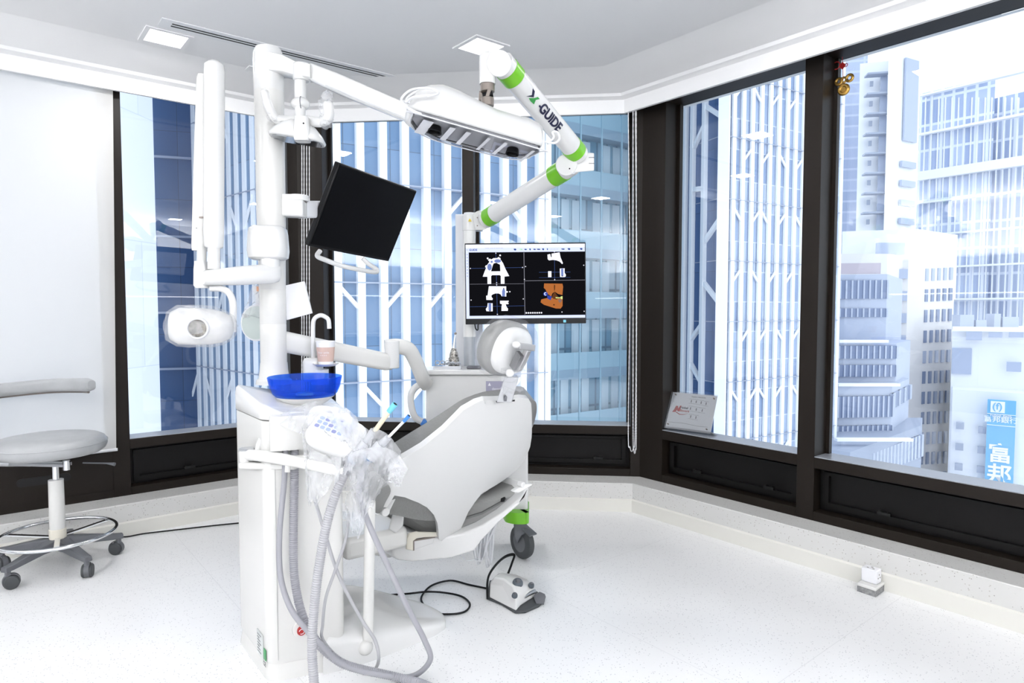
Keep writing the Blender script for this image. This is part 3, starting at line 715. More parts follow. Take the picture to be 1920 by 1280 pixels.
# label plate low on the left face
nl = Vector((C2 - C1)).normalized(); nl3 = Vector((nl.x, nl.y, 0)); no = Vector((-nl3.y, nl3.x, 0)); no = no if no.y < 0 else -no
lp = V3(C1.lerp(C2, .80), .055); MX = frame(lp, nl3, (0, 0, 1), no)
mk('rating_label', MB(MX).box((-.045, 0, .001), (.022, .085, .0025)), mat('label silver', (.62, .64, .64), .4), unit, smooth=0)
mb = MB(MX)
for i in range(7): mb.box((-.041, .010 + i * .010, .0025), (-.041 + .04 - (i % 3) * .008, .0135 + i * .010, .0029))
mk('label_print', mb, M['grey'], unit, smooth=0)
mk('green_sticker', MB(MX).box((.026, .008, .001), (.05, .045, .0026)), mat('sticker green', (.03, .28, .08), .4), unit, smooth=0)
mk('label_print', text_mb('CE', .022, MX @ Matrix.Translation((.036, -.006, .003)), .0003), M['black'], unit)

# column
CC = at(512, 600, 2.45); CC.z = 0
def colz(py): return HC + (580 - py) * 2.45 / F
colr = .049
mk('column_foot', MB().lathe([(.066, .97), (.064, .985), (.055, .992), (.051, 1.02), (.049, 1.05)], CC, 40), M['warm'], unit)
col = mk('column', MB().lathe([(.048, .98), (.0475, colz(608)), (.0465, colz(607)), (.0475, colz(606)), (.0475, colz(544)), (.0465, colz(543)), (.0475, colz(542)), (.052, colz(400)), (.0525, colz(180))], CC, 48), M['warm'], unit)
mk('column_head', MB().lathe([(.0525, colz(180)), (.054, colz(150)), (.053, colz(112)), (.045, colz(102)), (.025, colz(98)), (0, colz(97))], CC, 48), M['white'], unit)
# housing bulge on the column and its bottom collar
hb = at(503, 455, 2.38); MX = frame(hb, (1, .1, 0), (-.1, 1, 0), (0, 0, 1))
rings = []
for z, s in ((-.062, .80), (-.055, .97), (-.03, 1.02), (.03, .97), (.050, .92), (.058, .78)):
    rings.append([MX @ Vector((x * s, y * s, z)) for x, y in rrect(.135, .13, .045, 6)])
mk('column_housing', MB().loft(rings), M['white'], unit, smooth=50)

# blue spittoon bowl
BC = at(572, 706, 2.30); BC.z = 1.012
bw = mk('spittoon_bowl', MB().lathe([(.060, -.074), (.096, -.069), (.110, -.058), (.120, -.036), (.1255, -.010), (.1275, 0), (.1255, .0015), (.1225, -.010), (.117, -.034), (.107, -.054), (.092, -.063), (.060, -.067), (.02, -.068), (0, -.068)], BC, 64),
        None or bpy.data.materials.new('blue glass'), unit, label='cobalt blue glass bowl')
bm_ = bw.data.materials[0]; bm_.use_nodes = True; nt = bm_.node_tree; b = nt.nodes['Principled BSDF']
b.inputs['Base Color'].default_value = (.015, .11, .72, 1); b.inputs['Roughness'].default_value = .05
tr = nt.nodes.new('ShaderNodeBsdfTransparent'); tr.inputs[0].default_value = (.34, .60, 1, 1); mx = nt.nodes.new('ShaderNodeMixShader'); mx.inputs[0].default_value = .30
nt.links.new(tr.outputs[0], mx.inputs[1]); nt.links.new(b.outputs[0], mx.inputs[2]); nt.links.new(mx.outputs[0], nt.nodes['Material Output'].inputs[0])
mk('bowl_base', MB().lathe([(.035, -.108), (.050, -.104), (.078, -.088), (.100, -.070), (.102, -.067), (.085, -.070), (.06, -.071), (0, -.071)], BC, 56), M['white'], unit, label='white dish under the blue bowl')
mk('bowl_neck', MB().lathe([(.062, -.150), (.058, -.125), (.042, -.108), (.03, -.104)], BC, 40), M['cool'], unit)
mk('drain_cover', MB().lathe([(0, -.054), (.030, -.057), (.034, -.063), (.03, -.066)], BC, 32), M['steel'], unit)

# cup filler spout, cup stand
sp = at(587, 660, 2.47)
mk('cup_stand', MB(frame(at(587, 687, 2.47), Bu, Bn, (0, 0, 1))).loft([[Vector((x * s, y * s, z)) for x, y in rrect(.070, .06, .02)] for z, s in ((-.055, 1), (.018, 1), (.030, .9), (.034, .7))]), M['white'], unit, smooth=45)
cu = at(611, 683, 2.44)
mk('cup_tray', MB().lathe([(0, -.006), (.034, -.006), (.046, .001), (.048, .004), (.044, .003), (.033, -.002), (0, -.002)], cu, 36), M['white'], unit)
mk('stand_neck', MB().cyl(at(600, 720, 2.47), at(600, 692, 2.47), .032), M['cool'], unit)
mk('filler_spout', MB().tube(spline([at(587, 672, 2.47), at(587, 640, 2.47), at(587, 608, 2.47), at(590, 597, 2.47), at(597, 592, 2.47), at(603, 591, 2.47), at(610, 594, 2.47), at(616, 600, 2.47), at(617.5, 616, 2.47)], 5), .0082, 16), M['white'], unit)

# paper tablet clipped to the column
pq = [at(534, 535, 2.47), at(570, 527, 2.50), at(585, 587, 2.50), at(537, 600, 2.47)]
mk('paper_tray', MB().prism(pq, (.0, .012, 0)), M['paper'], unit, smooth=0, bevel=.002)

# assistant arm: two knuckles, tube, lower brace
pv = at(462, 852, 2.20)
arm = mk('assistant_arm', MB().tube([pv + Vector((0, 0, .0)), at(500, 855, 2.11), at(570, 868, 2.04), at(648, 885, 1.98)], [.019, .019, .018, .017], 20), M['warm'], unit)
mk('arm_pivot', MB().lathe([(0, -.022), (.023, -.022), (.024, -.016), (.024, .012), (.022, .016), (0, .016)], pv, 32), M['white'], unit)
mk('pivot_cap', MB().lathe([(0, .0165), (.025, .0165), (.026, .020), (.022, .023), (0, .023)], pv, 32), M['steel'], unit)
mk('arm_bracket', MB().bar(pv + Vector((-.012, 0, -.034)), at(560, 872, 2.13), .05, .022), M['warm'], unit, bevel=.006)
mk('arm_bracket', MB().bar(at(520, 862, 2.10), at(640, 852, 2.06), .022, .018), M['warm'], unit, bevel=.006)
mk('tube_clip', MB().tube([at(540, 868, 2.07), at(539, 884, 2.07)], .009, 12), M['warm'], unit)
mk('hanger_hook', MB().tube(spline([at(484, 846, 2.17), at(487, 832, 2.17), at(491, 822, 2.17)]), [.012] * 8 + [.011] * 8 + [.003], 14), M['white'], unit)

# console on the assistant arm with key pad, two suction handpieces
ck = at(630, 800, 2.04)
ax = (at(668, 818, 2.04) - at(592, 790, 2.06)).normalized(); upv = Vector((.10, -.62, .78)).normalized()
back = ax.cross(upv).normalized(); upv = back.cross(ax).normalized()
# console: face looks up and toward the viewer
MXc = frame(ck, ax, upv.cross(ax), upv)
MXc = frame(ck, ax, (upv.cross(ax)), upv)
rings = []
for z, s in ((-.075, .45), (-.06, .80), (-.02, 1.03), (.0, 1.0), (.006, .95)):
    rings.append([MXc @ Vector((x * s + .012, y * s - .02, z)) for x, y in rrect(.175, .125, .04, 6)])
con = mk('assistant_console', MB().loft(rings), M['white'], unit, smooth=50)
pad = mk('key_pad', MB(MXc).prism([(x - .003, y, .006) for x, y in rrect(.118, .072, .012)], (0, 0, .0015)), mat('pale blue key pad', (.66, .70, .80), .4), con)
for r in range(4):
    for c_ in range(6):
        if r == 3 and c_ in (0, 1): continue
        mk('key', MB(MXc).prism([(x, y, .0075) for x, y in rrect(.0145, .012, .004, 3, -.052 + c_ * .0195, -.025 + r * .017)], (0, 0, .0012)), mat('key blue', (.36, .43, .66), .4) if (r + c_) % 3 else mat('key violet', (.26, .28, .50), .4), pad if False else con)
def handpiece(name_pts, r, tipm, big):
    pass
# handpiece holders + handpieces (grey sleeves with a white tube and coloured tip)
for (b0, b1, m1, tip0, tip1, r, tm, nm) in (((664, 858, 1.98), (688, 828, 1.97), (700, 806, 1.96), (729, 772, 1.95), (741, 757, 1.945), .0075, 'lightblue', 'wide suction handpiece with pale blue tip'),
                                            ((693, 856, 1.96), (716, 832, 1.95), (728, 820, 1.94), (757, 790, 1.93), (767, 779, 1.925), .0045, 'blue', 'slim suction handpiece with blue tip')):
    hp = mk('suction_handpiece', MB().tube([at(*b0), at(*b1)], [.020, .017], 20).tube([at(*b1), at(*m1)], [.013, .010], 18), mat('grey handpiece', (.50, .51, .54), .3), unit, label=nm)
    mk('collar', MB().tube([at(*b0) - (at(*b1) - at(*b0)) * .25, at(*b0)], [.014, .021], 20), mat('steel blue sleeve', (.20, .28, .42), .35), hp)
    mk('suction_tube', MB().tube([at(*b1), at(*tip0)], r, 16), M['cream'] if tm == 'lightblue' else M['cool'], hp)
    tip = mk('suction_tip', MB().tube([at(*tip0), at(*tip1)], [r * 1.15, r * 1.3], 16, cap=True), M[tm], hp)
    mk('tip_opening', MB().cyl(at(*tip1), at(*tip1) + (at(*tip1) - at(*tip0)).normalized() * .0008, r * .8, 14), M['black'], hp)

# hoses: corrugated ones get rings in the mesh
def hose(pts, r, m, label=None, rib=0, name='hose', n=14):
    P = spline(pts, 14); rs = [r] * len(P)
    if rib:   # resample finely and modulate
        L = [0]
        for a, b in zip(P, P[1:]): L.append(L[-1] + (b - a).length)
        tot = L[-1]; k = int(tot / (rib / 2)); Q = []; j = 0
        for i in range(k + 1):
            s = tot * i / k
            while j < len(L) - 2 and L[j + 1] < s: j += 1
            f = (s - L[j]) / max(1e-9, L[j + 1] - L[j]); Q.append(P[j].lerp(P[j + 1], f))
        P = Q; rs = [r * (1.0 if i % 2 else .85) for i in range(len(P))]
    return mk(name, MB().tube(P, rs, n), m, unit, smooth=60, label=label)
def g_(px, py, r): return G(px, py, r)
# from the recess under the console down and out over the floor
hose([at(552, 832, 2.14), at(552, 900, 2.13), at(550, 1000, 2.12), at(552, 1080, 2.11), at(566, 1150, 2.08), at(592, 1200, 2.05), at(625, 1232, 2.05), at(660, 1250, 2.07), g_(740, 1268, .020), g_(800, 1285, .020), g_(860, 1320, .020)], .0145, M['hose'], 'grey corrugated suction hose', .007)
hose([at(535, 832, 2.12), at(533, 900, 2.11), at(524, 1000, 2.09), at(526, 1080, 2.08), at(545, 1140, 2.05), at(575, 1180, 2.02), at(600, 1206, 2.01), at(640, 1243, 2.05), at(700, 1262, 2.09), g_(770, 1268, .012), at(806, 1238, 2.08), at(796, 1200, 2.06), at(765, 1140, 2.04), at(727, 1060, 2.02), at(693, 985, 2.0), at(674, 930, 1.98), at(678, 890, 1.97), at(690, 862, 1.965)], .0092, M['hose'], 'grey smooth suction hose')
hose([at(662, 862, 1.985), at(650, 880, 1.98), at(630, 925, 1.97), at(612, 985, 1.96), at(597, 1070, 1.95), at(588, 1150, 1.94), at(585, 1215, 1.93), at(588, 1270, 1.92), at(592, 1330, 1.91)], .0150, M['hoselight'], 'light grey corrugated suction hose', .007)
hose([at(588, 930, 2.06), at(605, 985, 2.06), at(628, 1060, 2.06), at(650, 1110, 2.06), at(680, 1165, 2.08), at(703, 1200, 2.1), at(710, 1235, 2.1), g_(700, 1258, .006), g_(680, 1262, .006)], .0055, M['hoselight'])
hose([at(655, 960, 2.04), at(648, 1010, 2.04), at(628, 1070, 2.05), at(611, 1120, 2.06), at(605, 1170, 2.07), at(606, 1200, 2.08), g_(640, 1240, .006)], .0050, M['hoselight'])

# clear plastic sleeve draped over the console and handpieces
def drape(name, top, bot, n=26, m=26, amp=.010, seed=1, parent=None, mat_=None, edge=.03):
    rnd = random.Random(seed); ph = [rnd.uniform(0, 6.28) for _ in range(8)]
    T = spline(top, 10); B = spline(bot, 10); vs = []; fs = []
    cu_ = [rnd.uniform(-edge, edge) for _ in range(n + 1)]
    for i in range(n + 1):
        a = T[int(i / n * (len(T) - 1))]; b = B[int(i / n * (len(B) - 1))]
        b = b + (b - a) * cu_[i] * 3
        for j in range(m + 1):
            t = j / m; p = a.lerp(b, t)
            w = amp * (.3 + t) * (math.sin(i * .9 + ph[0]) + .7 * math.sin(i * 1.9 + ph[1] + t * 2) + .5 * math.sin(j * .8 + ph[2] + i * .5) + .5 * math.sin(i * 3.1 - j * .9 + ph[3]))
            vs.append(p + Vector((w * .35, -w, w * .2)))
    for i in range(n):
        for j in range(m): fs.append((i * (m + 1) + j, (i + 1) * (m + 1) + j, (i + 1) * (m + 1) + j + 1, i * (m + 1) + j + 1))
    return mk(name, MB().add(vs, fs), mat_ or M['drape'], parent, smooth=60)
sl = thing('plastic_sleeve', 'clear crumpled plastic sleeve draped over the suction console beside the cabinet', 'plastic cover', (-.5, 2.0, .55))
drape('sleeve_front', [at(566, 800, 2.03), at(590, 762, 2.06), at(640, 768, 2.04), at(672, 792, 1.99), at(700, 812, 1.955)], [at(575, 920, 2.0), at(585, 945, 2.0), at(625, 905, 1.97), at(655, 880, 1.95), at(680, 870, 1.945)], seed=3, parent=sl, amp=.006)
drape('sleeve_top', [at(505, 788, 2.12), at(545, 768, 2.14), at(590, 752, 2.14), at(640, 760, 2.12), at(668, 780, 2.08)], [at(560, 812, 2.04), at(590, 800, 2.02), at(625, 820, 2.0), at(660, 835, 1.97), at(690, 840, 1.95)], seed=5, parent=sl, amp=.003)
drape('sleeve_skirt', [at(652, 852, 1.945), at(680, 842, 1.94), at(715, 838, 1.93), at(745, 850, 1.92), at(765, 878, 1.92)], [at(655, 905, 1.945), at(672, 985, 1.96), at(690, 960, 1.95), at(728, 905, 1.94), at(748, 915, 1.93)], seed=8, parent=sl, amp=.008)
drape('sleeve_tail', [at(640, 860, 2.0), at(665, 870, 2.0), at(690, 870, 1.99)], [at(640, 960, 2.0), at(668, 1000, 2.0), at(690, 975, 2.0)], seed=11, parent=sl, amp=.005, n=14)
drape('sleeve_shoulder', [at(700, 800, 1.96), at(728, 815, 1.95), at(752, 845, 1.93)], [at(690, 845, 1.95), at(715, 860, 1.94), at(748, 900, 1.93)], seed=13, parent=sl, amp=.004, n=14)

# floor base plate of the unit with its upright pipe
bp0 = [G(606, 1266), G(700, 1238), G(790, 1203), G(828, 1184), G(836, 1172), G(826, 1156), G(780, 1135), G(700, 1120), G(640, 1118), G(610, 1160)]
def inset(poly, f, z):
    c_ = sum(poly, Vector((0, 0, 0))) / len(poly); return [c_ + (p - c_) * f + Vector((0, 0, 1)) * z(p) for p in poly]
hz = lambda k: (lambda p: k * (.125 - .095 * max(0, min(1, (p - bp0[0]).dot((bp0[4] - bp0[0]).normalized()) / (bp0[4] - bp0[0]).length))))
P_ = spline(bp0 + [bp0[0]], 5)[:-1]
mk('base_plate', MB().loft([inset(P_, 1, lambda p: 0), inset(P_, 1.0, hz(.45)), inset(P_, .985, hz(.72)), inset(P_, .93, hz(.93)), inset(P_, .82, hz(1.02)), inset(P_, .4, hz(1.05))]), M['white'], unit, smooth=60)
pp = at(690, 1200, 2.27)
mk('upright_pipe', MB().tube([at(690, 1200, 2.26), at(694, 940, 2.26)], .019, 24), M['warm'], unit)
mk('pipe_elbow', MB().ball(at(685, 1213, 2.25), .027).tube([at(685, 1213, 2.25), at(670, 1218, 2.27)], .024, 20), M['warm'], unit)
mk('pipe_grommet', MB().ring(at(668, 1220, 2.285), .027, .004, Vector((.75, -.6, .2)), 30, 8), M['black'], unit)
# arm that carries the chair
mk('lift_arm', MB().bar(Vector((-.72, 2.60, .305)), Vector((-.50, 2.76, .305)), .24, .09), M['warm'], unit, bevel=.02)

# ------------------------------------------------------------------ delivery arm from the column
p0, p1 = at(500, 634, 2.45), at(735, 680, 2.68)
rings = []
for t_ in (0, .04, .5, .93, .985, 1.0):
    c_ = p0.lerp(p1, t_); sc_ = {0: 1, .04: 1, .5: 1, .93: .98, .985: .80, 1.0: .45}[t_]; hh = .084 - .010 * t_
    d_ = (p1 - p0).normalized(); sd = Vector((-d_.y, d_.x, 0)).normalized(); up_ = sd.cross(d_) * -1
    rings.append([c_ + sd * x * sc_ + Vector((0, 0, 1)) * y * sc_ for x, y in rrect(.06, hh, .018, 5)])
da = mk('delivery_arm', MB().loft(rings), M['warm'], unit, smooth=45)
mk('arm_joint', MB().cyl(at(735, 690, 2.68), at(735, 638, 2.68), .030, 28), M['white'], da, bevel=.004)
pts = spline([at(722, 651, 2.68), at(745, 649, 2.70), at(766, 655, 2.73), at(779, 676, 2.76), at(792, 708, 2.80), at(800, 720, 2.86)], 6)
mk('upper_arm', MB().tube(pts, [.032 + 0 * i for i in range(len(pts))], 18, sx=.75), M['warm'], da, smooth=60)

# ------------------------------------------------------------------ examination light on the column head
li = thing('examination_light', 'white dental examination light hanging under the column head, with two wrapped side handles', 'lamp', at(563, 150, 2.42))
mk('mount_arm', MB().loft([[p + Vector((0, s * .035 * w_, z * .030 * h_)) for s, z in ((-1, -.9), (-.8, -1), (.8, -1), (1, -.9), (1, .9), (.8, 1), (-.8, 1), (-1, .9))] for p, w_, h_ in ((at(512, 122, 2.44), 1.25, 1.15), (at(535, 125, 2.44), 1.1, 1.05), (at(560, 134, 2.42), .9, .85), (at(586, 138, 2.40), .9, .8))]), M['white'], li, smooth=45)
mk('arm_knuckle', MB().cyl(at(566, 152, 2.41), at(566, 120, 2.41), .032, 32), M['white'], li, bevel=.006)
sa, sb_ = at(583, 136, 2.41), at(858, 252, 2.30)
d_ = (sb_ - sa).normalized(); rings = []
for t_, s in ((0, .8), (.02, 1), (.2, 1.12), (.95, .92), (.985, .85), (1, .6)):
    c_ = sa.lerp(sb_, t_); up_ = Vector((0, 0, 1)); sd = Vector((-d_.y, d_.x, 0)).normalized()
    rings.append([c_ + sd * x * s + up_ * y * s for x, y in rrect(.055, .064, .014, 4)])
mk('spring_arm', MB().loft(rings), M['white'], li, smooth=45)
mk('arm_trim', MB().bar(sa.lerp(sb_, .12) + Vector((0, -.030, -.030)), sa.lerp(sb_, .96) + Vector((0, -.027, -.026)), .004, .004), mat('trim grey', (.55, .56, .58), .4), li)
mk('end_cap', MB().bar(sa.lerp(sb_, .90) + Vector((0, -.026, .002)), sa.lerp(sb_, .985) + Vector((0, -.026, .002)), .012, .040), M['yellowed'], li, bevel=.005)
mk('drop_stem', MB().cyl(at(563, 196, 2.41), at(563, 146, 2.41), .021, 28), M['white'], li)
mk('ball_joint', MB().ball(at(563, 195, 2.405), .030, scale=(1.12, 1, .82)), M['white'], li)
mk('joint_ring', MB().ring(at(566, 195, 2.40), .026, .0015, (1, .05, .05), 30, 6), M['grey'], li)
mk('lower_stem', MB().cyl(at(563, 225, 2.40), at(563, 196, 2.40), .018, 24, .020), M['white'], li)
mk('lamp_yoke', MB(frame(at(567, 236, 2.36), (1, .05, 0), (-.05, 1, 0), (0, 0, 1))).loft([[Vector((x * s, y, z)) for x, y in rrect(.060, .05, .014)] for z, s in ((-.055, .85), (-.035, 1.0), (.0, .9), (.028, .8))]), M['white'], li, smooth=45)
mk('screw', MB().cyl(at(569, 231, 2.333), at(569, 231, 2.330), .003, 12), M['black'], li)
rings = []
hd = at(560, 244, 2.40)
MXh = frame(hd, (.99, .1, -.14), (-.1, .99, .0), (.14, 0, .99))
for z, w_, dpt in ((-.038, .190, .120), (-.030, .196, .130), (-.010, .170, .115), (.012, .125, .09), (.030, .07, .06)):
    rings.append([MXh @ Vector((x, y, z)) for x, y in rrect(w_, dpt, min(w_, dpt) * .35, 6)])
mk('reflector_head', MB().loft(rings), M['white'], li, smooth=60)
mk('reflector_glass', MB(MXh).prism([(x, y, -.0405) for x, y in rrect(.172, .10, .035, 6)], (0, 0, .002)), mat('lamp mirror', (.35, .37, .40), .08, .9), li)
mk('handle', MB().tube(spline([at(560, 226, 2.40), at(535, 226, 2.38), at(517, 222, 2.36), at(506, 205, 2.34), at(500, 188, 2.33), at(496, 170, 2.33)], 6), [.018] * 12 + [.016] * 12 + [.014] * 6 + [.010], 18), M['white'], li)
hr = mk('handle', MB().tube(spline([at(575, 226, 2.40), at(595, 229, 2.37), at(610, 226, 2.35), at(617, 214, 2.34), at(614, 190, 2.33)], 6), [.018] * 24 + [.012], 18), M['white'], li)
lw = thing('plastic_sleeve', 'small crumpled clear plastic sleeve over the right handle of the examination light', 'plastic cover', at(613, 200, 2.34))
rings = []
rnd = random.Random(4)
for i in range(14):
    t_ = i / 13; c_ = at(614 - 3 * math.sin(t_ * 3) + (6 if t_ > .8 else 0) * (t_ - .8), 238 - 66 * t_, 2.345); r_ = .026 * (1 - .25 * t_) + rnd.uniform(-.004, .004)
    if i == 13: r_ = .004
    rings.append([c_ + Vector((math.cos(a) * r_ * rnd.uniform(.7, 1.15), math.sin(a) * r_ * .7, .01 * rnd.uniform(-1, 1))) for a in [k * math.pi / 8 for k in range(16)]])
mk('sleeve', MB().loft(rings), M['film'], lw, smooth=20)
rings = []
for i in range(12):
    t_ = i / 11; c_ = spline([at(528, 232, 2.375), at(512, 222, 2.355), at(502, 200, 2.335), at(496, 168, 2.33)], 6)[min(18, int(t_ * 18))]; r_ = .024 * (1 - .5 * t_)
    rings.append([c_ + Vector((math.cos(a) * r_ * rnd.uniform(.8, 1.1), math.sin(a) * r_ * .8, .008 * rnd.uniform(-1, 1))) for a in [k * math.pi / 8 for k in range(16)]])
lw2 = thing('plastic_sleeve', 'small clear plastic sleeve over the left handle of the examination light', 'plastic cover', at(508, 205, 2.34))
mk('sleeve', MB().loft(rings), film('faint plastic film', .14), lw2, smooth=20)

# ------------------------------------------------------------------ patient monitor on its own arm
mo = thing('patient_monitor', 'large black blank flat screen tilted on a white arm, left of centre', 'monitor', (-.61, 2.748, 1.637))
xa, za = Vector((.4743, .8784, -.0583)).normalized(), Vector((.4081, -.1607, .8987)); nf = Vector((.78, -.45, -.435)).normalized(); za = (za - nf * za.dot(nf)).normalized(); xa = -nf.cross(za) if (-nf.cross(za)).dot(xa) > 0 else nf.cross(za)
MXm = frame((-.61, 2.748, 1.637), xa, -nf, za)
mk('screen_housing', MB(MXm).box((-.245, 0, -.172), (.245, .028, .172)), M['black'], mo, bevel=.004)
mk('rear_housing', MB(MXm).box((-.17, .028, -.11), (.17, .05, .11)), M['cool'], mo, bevel=.012)
mk('screen', MB(MXm).box((-.238, -.0015, -.160), (.238, .0, .166)), M['screen'], mo, smooth=0)
mk('mount_bracket', MB(MXm).box((-.06, .05, -.06), (.06, .08, .06)), M['white'], mo, bevel=.008)
mk('monitor_arm', MB().bar(at(560, 393, 2.47), MXm @ Vector((0, .09, 0)), .035, .065), M['cool'], mo, bevel=.008)
mk('arm_joint', MB().cyl(at(556, 402, 2.47), at(556, 379, 2.47), .036, 32), M['white'], mo, bevel=.004)
mk('arm_mount', MB().loft([[p + Vector((0, s * .030, z * .032)) for s, z in ((-1, -1), (1, -1), (1, 1), (-1, 1))] for p in (at(520, 390, 2.46), at(552, 391, 2.46), at(572, 392, 2.46))]), M['white'], mo, bevel=.006)
mk('top_plate', MB().cyl(at(560, 377, 2.465), at(560, 366, 2.465), .036, 32).bar(at(520, 371, 2.46), at(562, 371, 2.465), .06, .02), M['white'], mo, bevel=.002)
mk('joint_gap', MB().ring(at(557, 378.5, 2.47), .034, .003, (0, 0, 1), 32, 8), M['gunmetal'], mo)
mk('monitor_handle', MB().tube(spline([at(600, 470, 2.62), at(595, 480, 2.60), at(612, 488, 2.58), at(640, 498, 2.6), at(672, 505, 2.66), at(703, 510, 2.74), at(706, 505, 2.76), at(690, 494, 2.76), at(680, 484, 2.75)], 7), .0095, 16), M['white'], mo)

# ------------------------------------------------------------------ x-ray machine on the left
xr = thing('x_ray_machine', 'white folded x-ray arms with two tall tubes left of the column, head wrapped in plastic', 'x-ray machine', (CC.x, CC.y, 1.4))
mk('swivel_collar', MB().cyl(at(506, 501, 2.36), at(506, 478, 2.36), .034, 32), M['white'], xr)
p0, p1 = at(508, 513, 2.36), at(380, 521, 2.20)
rings = []
for t_, s in ((-.13, .5), (-.10, .85), (0, 1), (.5, .98), (.96, .80), (1.0, .7)):
    c_ = p0.lerp(p1, t_); d_ = (p1 - p0).normalized(); sd = Vector((-d_.y, d_.x, 0)).normalized()
    rings.append([c_ + sd * x * s + Vector((0, 0, y * (.072 - .01 * t_) / .07 * s)) for x, y in rrect(.07, .07, .026, 5)])
mk('horizontal_arm', MB().loft(rings), M['white'], xr, smooth=50)
mk('front_tube', MB().tube([at(401, 465, 2.24), at(401, 462, 2.24), at(401, 440, 2.25), at(402, 135, 2.27), at(402, 122, 2.27), at(402, 115, 2.27)], [.022, .030, .0325, .0335, .031, .018], 32), M['white'], xr, smooth=50)
mk('tube_neck', MB().cyl(at(401, 505, 2.24), at(401, 462, 2.24), .020, 24), M['white'], xr)
c0, c1 = at(376, 470, 2.33), at(382, 142, 2.34)
rings = []
for t_, w_ in ((0, .048), (.02, .054), (.5, .048), (.98, .036), (1.0, .024)):
    c_ = c0.lerp(c1, t_); rings.append([c_ + Vector((x, y, 0)) for x, y in rrect(w_, .05, w_ * .3, 4)])
mk('rear_tube', MB().loft(rings), M['warm'], xr, smooth=40)
mk('cover_line', MB().box(tuple(at(367, 428, 2.30)), tuple(at(389, 427, 2.304))), M['grey'], xr, smooth=0)
mk('latch_slot', MB().box(tuple(at(373, 409, 2.30)), tuple(at(382, 406, 2.304))), M['gunmetal'], xr, smooth=0)
mk('inner_link', MB().tube([at(379, 428, 2.29), at(378, 500, 2.27)], [.016, .015], 16), M['warm'], xr)
mk('link_boot', MB().loft([[at(px, py, 2.26) + Vector((x, y, 0)) for x, y in rrect(w_, .05, w_ * .3, 4)] for px, py, w_ in ((378, 490, .034), (379, 505, .046), (380, 535, .052), (382, 540, .045))]), M['white'], xr, smooth=40)
mk('yoke', MB().tube(spline([at(395, 540, 2.24), at(415, 541, 2.24), at(430, 550, 2.24), at(437, 570, 2.24), at(437, 600, 2.24), at(436, 622, 2.24)], 6), .0115, 16), M['white'], xr)
hc = at(380, 612, 2.20); MXx = frame(hc, (.98, .15, -.03), (-.15, .98, 0), (.03, 0, 1)); rings = []
for x, ry, rz in ((-.100, .025, .03), (-.094, .048, .05), (-.07, .062, .062), (-.02, .066, .063), (.03, .064, .060), (.065, .056, .052), (.088, .04, .038), (.095, .02, .02)):
    rings.append([MXx @ Vector((x, ry * math.copysign(abs(math.cos(a)) ** .8, math.cos(a)), rz * math.copysign(abs(math.sin(a)) ** .8, math.sin(a)))) for a in [k * math.pi / 14 for k in range(28)]])
mk('x_ray_head', MB().loft(rings), M['white'], xr, smooth=60)
fc = MXx @ Vector((0.005, -.066, -.004))
mk('beam_ring', MB().lathe([(.036, -.004), (.034, .006), (.030, .008), (.028, .003)], fc, 36, MXx.to_3x3() @ Vector((0, -1, 0))), M['cool'], xr)
mk('beam_window', MB().lathe([(0, .004), (.029, .004)], fc, 36, MXx.to_3x3() @ Vector((0, -1, 0))), mottled('crumpled foil window', (.10, .09, .08), (.42, .40, .37), 60, .25, .5), xr)
xs = thing('plastic_cover', 'crumpled clear plastic bag over the rounded head of the x-ray machine', 'plastic cover', hc)
rings = []; rnd = random.Random(9)
for i, (x, ry, rz) in enumerate(((-.112, .02, .02), (-.106, .05, .052), (-.08, .068, .069), (-.04, .072, .073), (0, .072, .070), (.035, .070, .066), (.07, .060, .058), (.098, .04, .04), (.108, .018, .018))):
    rings.append([MXx @ Vector((x + rnd.uniform(-.003, .003), ry * math.cos(a) * rnd.uniform(.95, 1.05), rz * math.sin(a) * rnd.uniform(.94, 1.06))) for a in [k * math.pi / 12 for k in range(24)]])
mk('plastic_bag', MB().loft(rings), M['film'], xs, smooth=18)

# wrapped round mirror behind the column
rm = thing('round_mirror', 'round grey-green faced device in clear wrap, half hidden behind the white column', 'mirror', at(478, 600, 2.62))
mc = at(481, 605, 2.62); nm_ = Vector((-.25, -.95, .05))
mk('mirror_shell', MB().lathe([(0, -.05), (.05, -.045), (.072, -.02), (.074, 0), (.066, .004)], mc, 40, nm_), M['cool'], rm)
mk('mirror_face', MB().lathe([(0, .004), (.067, .004)], mc, 40, nm_), mat('grey green mirror face', (.48, .54, .52), .2), rm)
mk('mirror_arm', MB().tube(spline([at(484, 585, 2.64), at(486, 560, 2.66), at(480, 540, 2.68)], 6), .014, 16), M['cool'], rm)
mk('orange_clip', MB().box(tuple(at(481, 546, 2.60)), tuple(at(487, 537, 2.615))), mat('orange clip', (.65, .22, .04), .5), rm)
rings = []
for i in range(9):
    t_ = i / 8; c_ = at(474 + 10 * t_, 592 - 60 * t_, 2.60); r_ = .045 * (1 - .6 * t_)
    rings.append([c_ + Vector((math.cos(a) * r_ * rnd.uniform(.85, 1.1), math.sin(a) * .03, .012 * rnd.uniform(-1, 1))) for a in [k * math.pi / 8 for k in range(16)]])
mk('clear_wrap', MB().loft(rings), M['film'], rm, smooth=20)
